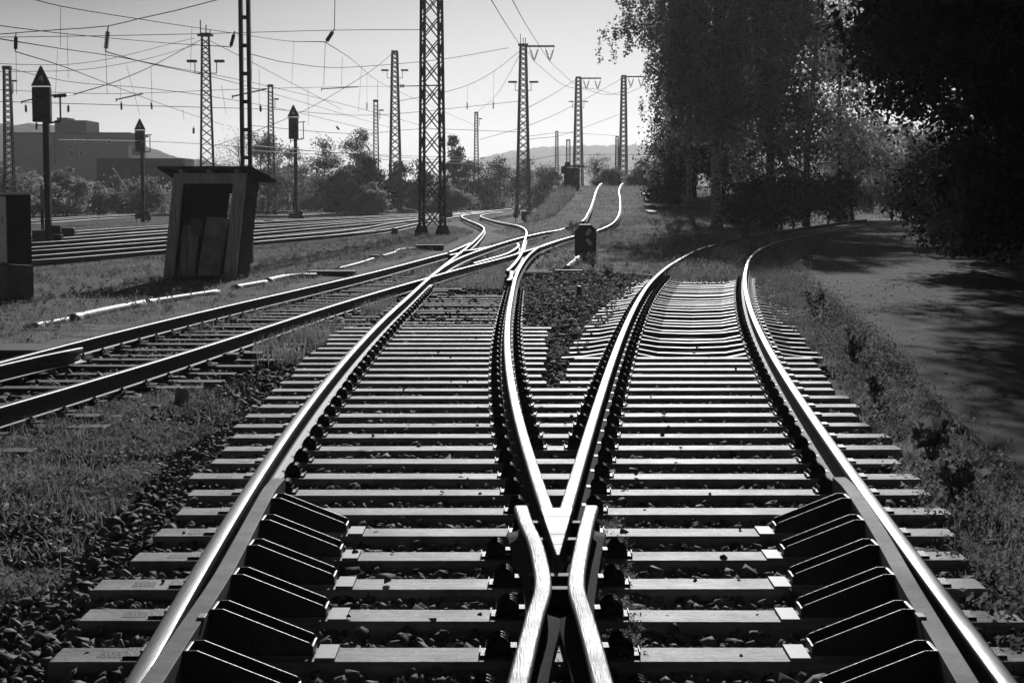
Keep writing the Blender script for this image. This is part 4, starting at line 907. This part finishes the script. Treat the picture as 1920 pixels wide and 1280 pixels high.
dr = [(114, 12, 113, 88, 50), (126, 64, 128, 147, 62), (30, 97, 31, 177, 50), (198, 97, 201, 175, 48), (360, 52, 357, 130, 72), (108, 93, 104, 175, 70), (237, 122, 262, 215, 80), (283, 125, 285, 192, 95), (225, 150, 227, 190, 85), (551, 76, 547, 160, 85), (610, 80, 607, 160, 50), (473, 104, 470, 200, 100), (486, 131, 486, 195, 110), (642, 108, 640, 160, 75), (678, 125, 672, 210, 150), (688, 138, 688, 188, 165), (577, 164, 579, 235, 130), (926, 134, 925, 188, 165), (877, 160, 876, 188, 170), (708, 153, 708, 185, 110), (415, 160, 424, 213, 112), (343, 205, 345, 225, 110)]
for i, (u, v, u2, v2, d) in enumerate(dr):
    wire([(u, v, d), (u2, v2, d)], 'thin vertical dropper hanging between two overhead wires', .006 if d < 90 else .009, name='dropper_wire', group='dropper wires')
il = [(128, 195, 128, 212, 110, 'first'), (227, 190, 228, 207, 85, 'second'), (283, 190, 285, 206, 95, 'third'), (48, 194, 49, 212, 110, 'fourth'), (488, 195, 489, 211, 110, 'fifth'), (688, 189, 688, 208, 165, 'sixth'), (876, 189, 876, 206, 170, 'seventh'), (925, 188, 925, 205, 165, 'eighth'), (363, 237, 363, 252, 120, 'ninth'), (630, 236, 636, 244, 140, 'tenth')]
for u, v, u2, v2, d, o in il: insulator((u, v, d), (u2, v2, d), f'small hanging insulator over the yard, {o} of the low row', .05 if d < 100 else .075)
for a, b, d, l in (((218, 187), (268, 176), 90, 'dark registration arm above the building'), ((603, 167), (672, 163), 120, 'dark registration arm between the middle signal and the masts'), ((41, 191), (62, 186), 90, 'dark registration arm beside the number 4 signal'), ((436, 181), (500, 167), 80, 'dark registration arm at the double post')):
    q = MB(); q.tube([D(*a, d), D(*b, d)], .035, 6); q.tube([D(a[0], a[1] - 2, d), D(a[0], a[1] + 4, d)], .03, 5); tag(q.build('registration_arm', 'mast'), l, 'registration arm')
si = MB(); s0, s1 = Vector(D(92, 181, 60)), Vector(D(137, 178, 62)); si.tube([s0, s1], .02, 5)
for q in (.25, .38, .51, .64): c = s0.lerp(s1, q); d = (s1 - s0).normalized() * .03; si.tube([c - d, c + d], .07, 8)
tag(si.build('insulator', 'insul'), 'horizontal insulator beside the number 4 signal head', 'insulator')

# ------------------------------------------------------------------ hut
hy = G(372, 525, -.09)[1] + .05
hut = empty('lineside_hut', (G(372, 525, -.09)[0], hy, -.12), 'weathered wooden lineside hut leaning over in the grass', 'hut', rot=(0, 0, R(-5)))
HW = .78; HD = 1.25; HH = 2.28
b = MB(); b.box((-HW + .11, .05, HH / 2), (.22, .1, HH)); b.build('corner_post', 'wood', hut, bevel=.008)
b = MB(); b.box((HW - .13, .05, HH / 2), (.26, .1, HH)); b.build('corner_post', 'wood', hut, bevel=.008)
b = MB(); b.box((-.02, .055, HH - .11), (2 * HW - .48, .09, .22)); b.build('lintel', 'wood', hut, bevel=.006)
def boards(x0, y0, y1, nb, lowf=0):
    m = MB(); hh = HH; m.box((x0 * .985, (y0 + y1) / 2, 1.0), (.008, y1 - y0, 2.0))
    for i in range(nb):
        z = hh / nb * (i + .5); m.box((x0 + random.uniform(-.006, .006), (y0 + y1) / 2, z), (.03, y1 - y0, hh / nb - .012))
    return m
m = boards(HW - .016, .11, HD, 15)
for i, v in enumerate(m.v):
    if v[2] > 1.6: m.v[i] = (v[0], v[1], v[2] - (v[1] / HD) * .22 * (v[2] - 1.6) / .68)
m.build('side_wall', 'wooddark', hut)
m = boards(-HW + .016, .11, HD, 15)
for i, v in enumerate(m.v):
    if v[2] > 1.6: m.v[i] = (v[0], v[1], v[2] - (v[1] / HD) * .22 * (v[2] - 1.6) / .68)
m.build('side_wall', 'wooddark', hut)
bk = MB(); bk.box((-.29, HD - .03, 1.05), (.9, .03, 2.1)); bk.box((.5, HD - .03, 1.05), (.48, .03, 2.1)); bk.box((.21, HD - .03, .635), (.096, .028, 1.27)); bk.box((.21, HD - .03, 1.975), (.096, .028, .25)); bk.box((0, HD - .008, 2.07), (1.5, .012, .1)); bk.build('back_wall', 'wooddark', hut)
fl = MB(); fl.box((0, HD / 2, .05), (2 * HW - .1, HD - .1, .06)); fl.build('hut_floor', 'wooddark', hut)
rf = MB(); ro = .2
rf.add([(-HW - .3, -.22, HH + .09), (HW + .15, -.22, HH + .09), (HW + .32, HD + .3, HH - .19), (-HW - .26, HD + .3, HH - .19), (-HW - .3, -.22, HH + .14), (HW + .15, -.22, HH + .14), (HW + .32, HD + .3, HH - .14), (-HW - .26, HD + .3, HH - .14)], [(0, 1, 2, 3), (4, 7, 6, 5), (0, 4, 5, 1), (1, 5, 6, 2), (2, 6, 7, 3), (3, 7, 4, 0)])
rfo = rf.build('roof', 'felt', hut)
bt = MB()
for x in (-.6, 0, .6): bt.bar((x, -.16, HH + .05), (x, HD + .2, HH - .19), .07)
bt.build('rafter', 'wood', rfo)
pn = MB(); pn.add([(-.12, .28, .1), (.36, .28, .1), (.43, .34, 1.32), (-.06, .34, 1.36), (-.12, .31, .1), (.36, .31, .1), (.43, .37, 1.32), (-.06, .37, 1.36)], [(0, 1, 2, 3), (4, 7, 6, 5), (0, 4, 5, 1), (1, 5, 6, 2), (2, 6, 7, 3), (3, 7, 4, 0)])
pn.build('door_panel', 'panel', hut)
pn = MB(); pn.box((-.36, .3, .62), (.36, .03, 1.12)); pn.build('inner_panel', 'wood', hut)
sh = empty('shovel', (hut.location.x - .12, hy + .2, .0), 'shovel standing blade-up against the panel inside the hut', 'shovel', rot=(0, R(3), 0))
MB().tube([(0, 0, .1), (.0, .0, .86)], .016, 8).build('handle', 'grey', sh, smooth=True)
q = MB(); q.prism([(-.1, .86), (.1, .86), (.13, 1.0), (.12, 1.2), (-.12, 1.2), (-.13, 1.0)], -.012, .012); q.build('blade', 'cab', sh)

def rack(o):
    for v in o.data.vertices: v.co.x += (v.co.z + o.location.z) * .118
    for c in o.children: rack(c)
for c in hut.children: rack(c)

# ------------------------------------------------------------------ switch cabinet
cq = D(15, 500, 30); hx, hyy = .45, .23
cb = empty('switch_cabinet', (cq[0] - .707 * (hx - hyy), 30 + .707 * (hx + hyy), -.1), 'grey switch cabinet numbered 5, cut off by the photo edge', 'cabinet', rot=(0, 0, R(-45)))
MB().box((0, 0, .29), (2 * hx + .03, 2 * hyy + .03, .62)).build('plinth', 'cab', cb, bevel=.01)
MB().box((0, 0, 1.22), (2 * hx, 2 * hyy, 1.18)).build('cabinet_body', 'cabdark', cb, bevel=.01)
MB().box((0, 0, 1.83), (2 * hx + .1, 2 * hyy + .1, .04)).build('lid', 'white', cb, bevel=.008)
dd = MB().box((0, -hyy - .006, 1.22), (2 * hx - .03, .012, 1.12)).build('door', 'white', cb, bevel=.004)
text('5', .15, dd, (hx - .13, -hyy - .014, 1.38), 'black', (math.pi / 2, 0, 0))

# ------------------------------------------------------------------ dwarf signal and small things
p = G(1098, 487, -.09); ds = empty('dwarf_signal', (p[0], p[1], -.1), 'black octagonal dwarf signal with two slanted pale reflectors', 'signal', rot=(0, 0, 0))
s = 1 / F * p[1]
oc = [(-20, 0), (20, 0), (20, 40), (20, 47), (9, 57.5), (-10.5, 57.5), (-20.5, 46), (-20.5, 40)]
m = MB(); m.prism([(a * s, .12 + b * s) for a, b in oc], 0, .34); m.build('signal_case', 'black', ds, bevel=.008)
h_ = MB(); h_.prism([(-11.5 * s, .12 + 58.5 * s), (9.5 * s, .12 + 58.5 * s), (21.5 * s, .12 + 47.5 * s), (20.2 * s, .12 + 47 * s), (9 * s, .12 + 57.7 * s), (-11 * s, .12 + 57.7 * s)], -.06, .36); h_.build('hood_highlight', 'plate', ds)  # pale strip along the case top stands in for its edge highlight
for cx, cz, w_, l_, an in ((4.8, 44, 7, 13.5, -28), (5.7, 26, 7, 13.5, 36)):
    q = MB(); a_ = R(an); c_, s_ = math.cos(a_), math.sin(a_)
    q.prism([((cx + x * c_ - z * -s_ * -1) * s, .12 + (cz + x * s_ + z * c_) * s) for x, z in ((-w_ / 2, -l_ / 2), (w_ / 2, -l_ / 2), (w_ / 2, l_ / 2), (-w_ / 2, l_ / 2))], -.012, -.002); q.build('reflector', 'white', ds)
MB().box((0, .15, .06), (.5, .3, .16)).build('base', 'black', ds)
def duct(pts, label, r=.065, mt='tube'):
    P = [np.array(G(u, v, -.05)) - np.array([0, 0, .025]) for u, v in pts]; S = spline(P, .3)
    m = MB(); m.tube([tuple(q) for q in S], r, 10); m.tube([tuple(S[0]), tuple(S[1])], r * 1.03, 10)
    return tag(m.build('cable_duct', mt, smooth=True), label, 'cable duct', 'galvanised cable ducts')
duct([(60, 610), (130, 596)], 'half-buried duct piece lowest along the hut grass', .05)
duct([(133, 596), (200, 581), (268, 568)], 'longest bright duct piece below the hut shadow', .08)
duct([(272, 566.5), (340, 556), (408, 546)], 'bright duct piece in front of the hut', .065)
duct([(440, 538), (498, 528)], 'duct piece just past the hut corner')
duct([(500, 526), (545, 518), (592, 516)], 'duct piece ending at the dark slab cover', .08)
duct([(632, 503), (668, 494), (700, 484)], 'thin duct piece beyond the dark slab cover', .045)
duct([(716, 480), (738, 474), (758, 467), (792, 466)], 'kinked duct piece leading to the far slab cover', .06)
for (u0, v0, u1, v1, th, dep, lab) in ((575, 516, 668, 514, .1, .6, 'dark slab cover lying at the duct end beyond the hut'), (779, 468, 834, 466, .16, .5, 'dark slab cover lying below the big lattice mast'), (694, 484, 712, 483, .1, .4, 'tiny dark cover between the two duct runs')):
    a, b_ = G(u0, v0, -.08), G(u1, v1, -.08); o = MB().box((0, 0, 0), (b_[0] - a[0], dep, th)).build('slab_cover', 'timber', bevel=.01); o.location = ((a[0] + b_[0]) / 2, a[1] + dep / 2, -.09 + th / 2); tag(o, lab, 'cover slab')
p = G(740, 446, -.09); bx = empty('relay_box', (p[0], p[1], -.09), 'small pale box on two legs in front of the big mast', 'box'); k = p[1] / F
MB().box((0, 0, 13 * k), (12 * k, .2, 11 * k)).build('box_body', 'cab', bx, bevel=.01)
for s_ in (-1, 1): MB().box((s_ * 3.5 * k, 0, 3.9 * k), (1.2 * k, .05, 7.8 * k)).build('leg', 'cab', bx)
p = G(342, 766, -.08); mp = MB(); k = p[1] / F
mp.prism([(-11 * k, -.1), (11 * k, -.1), (11 * k, 29 * k), (9 * k, 36 * k), (4 * k, 40 * k), (-4 * k, 40 * k), (-9 * k, 36 * k), (-11 * k, 29 * k)], -.05, .05)
o = mp.build('marker_post', 'panel', bevel=.006); o.location = p; o.rotation_euler = (0, 0, R(25)); tag(o, 'short round-topped marker post in the ballast', 'post')
p = G(1086, 556, -.05); o = MB().tube([(0, 0, -.1), (0, 0, .16), (0, 0, .185)], [.045, .045, .03], 12).build('marker_peg', 'black'); o.location = p; tag(o, 'stubby black peg in the gravel before the dwarf signal', 'peg')
pp = MB(); a, b_ = Vector(G(1060, 507, -.05)), Vector(D(1092, 484, G(1075, 490, -.05)[1] + 2)); a.z = -.03; b_.z = .05
pp.tube([a.lerp(b_, t) for t in np.linspace(0, 1, 8)], .07, 10); pp.tube([a.lerp(b_, .5), a.lerp(b_, .6)], .085, 10); tag(pp.build('pipe', 'tube', smooth=True), 'pale jointed pipe lying at the foot of the dwarf signal', 'pipe')
a = G(1045, 510, -.06); o = MB().box((0, 0, .03), (.62, .12, .04)).build('board', 'plate'); o.location = (G(1067, 510, -.06)[0], a[1], -.06); tag(o, 'thin pale board lying in the gravel before the pipe', 'board')
pr = empty('point_rod', (G(1005, 513, -.03)[0], G(1005, 513, -.03)[1], -.02), 'pale point rods lying across beside the curved rail', 'rod')
MB().box((.0, 0, .03), (.75, .04, .03)).build('rod', 'plate', pr); MB().box((.05, -.35, .02), (.6, .04, .03)).build('rod', 'plate', pr); MB().box((-1.1, -.1, .0), (1.1, .05, .04)).build('drive_bar', 'rust', pr)
# hooks: timber pieces beside the dark track
for (u0, v0, u1, v1, lab) in ((378, 678, 456, 674, 'dark timber beam lying loose beside the weedy track'), (455, 676, 500, 672, 'shorter dark timber butted to the loose beam')):
    a, b_ = G(u0, v0, -.05), G(u1, v1, -.05); o = MB().box((0, 0, 0), (b_[0] - a[0] - .03, .22, .14)).build('timber_beam', 'timber', bevel=.008); o.location = ((a[0] + b_[0]) / 2, a[1], -.03); tag(o, lab, 'beam')
a = G(30, 664, .0); o = MB().box((0, 0, 0), (1.0, .9, .1)).build('cover_plate', 'timber', bevel=.008); o.location = (a[0] - .2, a[1] + .6, -.02); tag(o, 'flat dark cover plate beside the dark track at the photo edge', 'plate')
# yard furniture
for (u, v, w, h, d, lab, nm) in ((843, 414, .42, .5, 100, 'small black box beside the bend of the S-curve', 'point_box'), (866, 394.5, .5, .5, 150, 'tiny dark box among the far yard rails', 'point_box'), (988, 417, .7, .6, 95, 'dark round-cornered lamp box on the hump slope', 'lamp_box'), (403, 392, .8, .4, 140, 'low dark box beyond the hut roof line', 'point_box'), (128, 452, .5, .4, 63, 'small grey box at the foot of the number 4 signal', 'point_box'), (560, 411, .45, .45, 110, 'small dark box at the foot of the middle signal', 'point_box')):
    p = G(u, v, -.08); r_ = empty(nm, (p[0], p[1], -.1), lab, 'box'); MB().box((0, 0, h / 2 + .12), (w, .3, h)).build('box_body', 'cabdark', r_, bevel=.03); MB().box((0, 0, .06), (w * .5, .2, .16)).build('foot', 'black', r_)
for (u, v, vt, lab) in ((967, 416, 398, 'small square board on a stalk before the crossarm mast'), (943, 394, 379, 'small dark point indicator at the end of the yard')):
    p = G(u, v, -.08); k = p[1] / F; r_ = empty('point_indicator', (p[0], p[1], -.1), lab, 'indicator'); H_ = (v - vt) * k
    MB().bar((0, 0, 0), (0, 0, H_ * .5), .06).build('stalk', 'mast', r_); MB().box((0, 0, H_ * .72), (9 * k, .05, H_ * .55)).build('board', 'black', r_); MB().box((0, -.03, H_ * .72), (9 * k, .01, .05), 0).build('stripe', 'grey', r_).rotation_euler = (0, 0, 0)
# black cabin on the hump
p = D(1073, 343, 122); z0 = float(terr(p[0] - .6, 122)); k = 122 / F
cbn = empty('signal_cabin', (p[0], 122, z0 - .2), 'black signal cabin with a jagged roof on top of the hump', 'signal cabin')
m = MB(); m.prism([(-15 * k, 0), (14 * k, 0), (14 * k, 44 * k), (-15 * k, 44 * k), (-15 * k, 34 * k), (-20 * k, 32 * k), (-20 * k, 42 * k), (-17 * k, 46 * k), (-17 * k, 28 * k)][:4], 0, 1.1); m.build('cabin_body', 'black', cbn)
m = MB(); m.box((-15 * k, .5, 40 * k), (11 * k, 1.0, 13 * k)); m.box((3 * k, .5, 47 * k), (38 * k, 1.3, 3 * k)); m.box((-9 * k, .4, 51 * k), (9 * k, .5, 7 * k)); m.build('cabin_roof', 'black', cbn)
for x, z, w_, h_ in ((5.5, 28, 4, 9), (11.5, 36, 2.4, 18)): MB().box((x * k, -.015, z * k), (w_ * k, .02, h_ * k)).build('pane', 'grey', cbn)
p = D(1121, 345, 128); z0 = float(terr(p[0], 128)); k = 128 / F; r_ = empty('hump_sign', (p[0], 128, z0), 'small dark square sign on a thin post at the hump crest', 'sign')
MB().bar((0, 0, 0), (0, 0, 33 * k), .06).build('post', 'mast', r_); MB().box((0, -.04, 31 * k), (6 * k, .04, 6.5 * k)).build('sign_board', 'black', r_)
# path of slabs on the hump
for i, (u, v, y) in enumerate(((1212, 362, 112), (1216, 372, 104), (1219, 381, 98), (1221, 389, 93))):
    p = D(u, v, y); o = MB().box((0, 0, 0), (.45, 1.6, .12)).build('stone_slab', 'timber', bevel=.02); o.location = (p[0], y, float(terr(p[0], y)) + .04); o.rotation_euler = (R(2.5), 0, R(4)); tag(o, f'worn slab in the hump path, {ordinal(i + 1)} down from the crest', 'slab', 'slabs in the hump path')
# striped pole
a, b_ = Vector(D(211, 315, 125)), Vector(D(240, 360, 125)); m = MB()
for i in range(14): m.tube([a.lerp(b_, i / 14), a.lerp(b_, (i + 1) / 14)], .055, 6, i % 2)
tag(m.build('barrier_pole', ['white', 'grey']), 'slanting white striped barrier pole in front of the shed', 'pole')
# crate by the yard
p = G(112, 396, -.08); r_ = empty('slatted_crate', (p[0], p[1], -.1), 'dark slatted crate behind the number 4 signal post', 'crate'); k = p[1] / F
for i in range(4): MB().box((0, 0, (2 + i * 4.2) * k + .05), (30 * k, .9, 3.4 * k)).build('slat', 'cabdark', r_)
# ------------------------------------------------------------------ buildings
by_ = 290; k = by_ / F
def bl_(u, v): q = D(u, v, by_); return q[0], q[2]
bd = empty('apartment_block', (bl_(133, 360)[0], by_, -.1), 'flat-roofed rendered block with a roof storey, beyond the yard', 'building')
def bbox(u0, u1, v0, v1, d, name, mt, par, y0=0, bevel=0):
    x0, z1 = bl_(u0, v0); x1, z0 = bl_(u1, v1); L0 = bd.location
    o = MB().box(((x0 + x1) / 2 - L0.x, y0 + d / 2, (z0 + z1) / 2 - L0.z), (x1 - x0, d, z1 - z0)).build(name, mt, par); return o
wl_ = bbox(24, 242, 253, 372, 14, 'wall', 'wall', bd)
rf_ = bbox(18, 244, 248.5, 252.8, 15.2, 'roof', 'walldark', bd, -.5)
bbox(98, 158, 225, 248.3, 9, 'roof_storey', 'walldark', bd, 1.5); bbox(99, 119, 219.5, 224.8, 5, 'lift_housing', 'walldark', bd, 2.5)
for u0, u1, v0, v1 in ((129, 139, 281, 295), (148, 157, 281, 293), (194, 203, 281, 293), (37, 47, 256, 270), (200, 210, 262, 270), (140, 158, 260, 268)):
    f_ = bbox(u0, u1, v0, v1, .12, 'window', 'white', bd, -.1); bbox(u0 + 1.3, u1 - 1.3, v0 + 1.3, v1 - 1.3, .06, 'pane', 'pane', f_, -.13)
bbox(101, 105, 256, 304, .2, 'stair_window', 'walldark', bd, -.15)
bbox(243, 250, 278, 290, 4, 'balcony', 'walldark', bd, 2); bbox(28, 84, 253, 318, 1.2, 'wall_bay', 'wall', bd, -1.3)
sd = empty('long_shed', (D(265, 370, 210)[0], 210, -.1), 'low dark shed with a shallow roof below the block', 'building'); k2 = 210 / F
m = MB(); m.box((0, 3, 3), (165 * k2, 6, 6)); m.build('wall', 'walldark', sd)
m = MB(); z_ = CH + (HOR - 318) * k2 + .1; w_ = 83 * k2
m.add([(-w_, -1, z_), (w_, -1, z_), (w_, 7, z_ ), (-w_, 7, z_), (-w_ * .88, 3, z_ + 13 * k2), (w_, 3, z_ + 13 * k2)], [(0, 1, 5, 4), (2, 3, 4, 5), (0, 4, 3), (1, 2, 5), (0, 3, 2, 1)]); m.build('roof', 'felt', sd)

# ------------------------------------------------------------------ roadside plants (individuals)
def plant(u, v, h, n, size, label, lf='weed', name='leafy_plant', stems=5):
    p = G(u, v, -.08); r_ = empty(name, p, label, 'plant'); st_ = MB(); C = []
    for i in range(stems):
        a = random.uniform(0, 6.28); e = (math.cos(a) * h * .35, math.sin(a) * h * .35, h * random.uniform(.6, 1)); pts, rr = limb((0, 0, 0), e, .006, .003); st_.tube(pts, rr, 5)
        q = np.array(pts); t = rng.uniform(.2, 1, n // stems); C.append(np.stack([np.interp(t, np.linspace(0, 1, len(q)), q[:, j]) for j in range(3)], -1) + rng.normal(0, h * .09, (n // stems, 3)))
    st_.build('stem', 'bark', r_); C = cat(C); C = C[C[:, 2] > .01]; V, f = leafset(C, size); np_mesh('leaves', V, f, lf, r_)
plant(1745, 870, .34, 130, .075, 'broad-leaved dark plant between sleeper ends and road', stems=7)
plant(1790, 940, .3, 120, .07, 'broad-leaved dark plant nearest the shaded road edge, below the grass tuft', stems=6)
plant(1600, 690, .4, 200, .06, 'bushy weed where the road edge bends inward', stems=8)
plant(1640, 760, .34, 150, .055, 'bushy weed beside the pale sleeper ends, above the tufts', stems=8)
plant(1530, 600, .45, 220, .06, 'tall bushy weed at the steel sleeper ends', stems=8)
plant(1395, 460, .8, 260, .08, 'tall weed clump between the curving road-side rails', stems=9)
plant(1140, 520, .3, 160, .05, 'feathery weed growing in front of the dwarf signal', stems=9)
plant(1112, 503, .42, 220, .05, 'rounded feathery weed at the dwarf signal base', stems=9)
plant(1075, 445, .7, 200, .07, 'dark weed clump between the rails behind the dwarf signal', stems=9)
def tuft(u, v, h, n, w, label):
    p = G(u, v, -.08); r_ = empty('grass_tuft', p, label, 'grass tuft', 'grass tufts of the road verge'); m = MB()
    for i in range(n):
        a = random.uniform(0, 6.28); l = random.uniform(.3, .9) * h; hh = h * random.uniform(.6, 1.1); c, s = math.cos(a), math.sin(a); pts = [(c * l * t * t, s * l * t * t, hh * (t - .35 * t**3)) for t in (0, .35, .7, 1)]
        V = []; 
        for q, ww in zip(pts, (1, .9, .6, .1)): V += [(q[0] - s * w * ww, q[1] + c * w * ww, q[2]), (q[0] + s * w * ww, q[1] - c * w * ww, q[2])]
        m.add(V, [(0, 1, 3, 2), (2, 3, 5, 4), (4, 5, 7, 6)])
    m.build('blades', 'grass', r_)
for u, v, lab in ((1840, 885, 'long-bladed tuft on the dark verge below the kerb'), (1735, 770, 'bright long-bladed tuft against the kerb'), (1640, 740, 'long-bladed tuft beside the pale sleeper ends'), (1690, 800, 'low tuft between kerb and sleepers'), (1870, 1000, 'drooping tuft in the shade at the photo edge')):
    tuft(u, v, .22, 46, .004, lab)
for u, v, lab in ((440, 800, 'spiky tuft in the ballast beside the grey sleeper ends'), (90, 815, 'spiky tuft between the timber sleeper ends'), (470, 640, 'spiky tuft beside the loose timber beam'), (245, 780, 'thin tuft at the end of the timber sleepers')):
    tuft(u, v, .18, 26, .003, lab)

# ------------------------------------------------------------------ light and sky
AZ, EL = R(4.2), R(21)
sd_ = Vector((math.sin(AZ) * math.cos(EL), math.cos(AZ) * math.cos(EL), math.sin(EL)))
ld = bpy.data.lights.new('sun', 'SUN'); ld.energy = 4.4; ld.angle = R(.5); ld.color = (1, 1, 1)
lo = bpy.data.objects.new('sun', ld); col.objects.link(lo); lo.rotation_euler = (-sd_).to_track_quat('-Z', 'Y').to_euler()
w = bpy.data.worlds.new('World'); sc.world = w; w.use_nodes = True
N = w.node_tree.nodes; L = w.node_tree.links; bg = N['Background']; bg.inputs['Strength'].default_value = .082
sky = N.new('ShaderNodeTexSky'); sky.sky_type = 'NISHITA'; sky.sun_disc = False; sky.sun_elevation = EL; sky.sun_rotation = AZ; sky.dust_density = 1.5
bw = N.new('ShaderNodeRGBToBW'); L.new(sky.outputs[0], bw.inputs[0])
tc = N.new('ShaderNodeTexCoord'); sp = N.new('ShaderNodeSeparateXYZ'); L.new(tc.outputs['Generated'], sp.inputs[0])
def mth(op, a, b=None, clamp=False):
    n = N.new('ShaderNodeMath'); n.operation = op; n.use_clamp = clamp
    for i, v in enumerate((a, b)):
        if v is None: continue
        if isinstance(v, (int, float)): n.inputs[i].default_value = v
        else: L.new(v, n.inputs[i])
    return n.outputs[0]
t_el = mth('DIVIDE', mth('MAXIMUM', sp.outputs['Z'], 0.), .125, True)
dx = mth('SUBTRACT', sp.outputs['X'], .03); dx2 = mth('MINIMUM', mth('MULTIPLY', mth('MULTIPLY', dx, dx), 4.5), .3)
fall = mth('ADD', dx2, .64)
fac = mth('SUBTRACT', 1.0, mth('MULTIPLY', mth('POWER', t_el, 1.25), fall))
mp = N.new('ShaderNodeMapping'); mp.inputs['Scale'].default_value = (3, 3, 34); L.new(tc.outputs['Generated'], mp.inputs[0])
nz = N.new('ShaderNodeTexNoise'); nz.inputs['Scale'].default_value = 1.6; nz.inputs['Detail'].default_value = 5; L.new(mp.outputs[0], nz.inputs[0])
cl = mth('MULTIPLY', mth('SUBTRACT', nz.outputs[0], .5), .22)
fac2 = mth('MULTIPLY', fac, mth('ADD', 1.0, cl))
val = mth('MULTIPLY', bw.outputs[0], fac2)
val = mth('DIVIDE', val, mth('ADD', 1.0, mth('DIVIDE', val, 24.0)))
L.new(val, bg.inputs['Color'])

hz = MB().box((0, 1580, 50), (5300, 3360, 122)).build('haze', 'wall'); tag(hz, kind='stuff')
hm = bpy.data.materials.new('haze'); hm.use_nodes = True; hn = hm.node_tree.nodes; hn.remove(hn['Principled BSDF'])
pv = hn.new('ShaderNodeVolumePrincipled'); pv.inputs['Color'].default_value = (.95, .95, .95, 1); pv.inputs['Density'].default_value = HAZE; pv.inputs['Anisotropy'].default_value = .55
hm.node_tree.links.new(pv.outputs[0], hn['Material Output'].inputs['Volume']); hz.data.materials[0] = hm
sc.view_settings.view_transform = 'Standard'; sc.view_settings.look = 'None'; sc.view_settings.gamma = 1; sc.view_settings.exposure = -.55; sc.view_settings.use_curve_mapping = False
sc.render.engine = 'CYCLES'
sc.cycles.max_bounces = 5; sc.cycles.diffuse_bounces = 2; sc.cycles.glossy_bounces = 2; sc.cycles.transmission_bounces = 3; sc.cycles.volume_bounces = 0; sc.cycles.transparent_max_bounces = 4
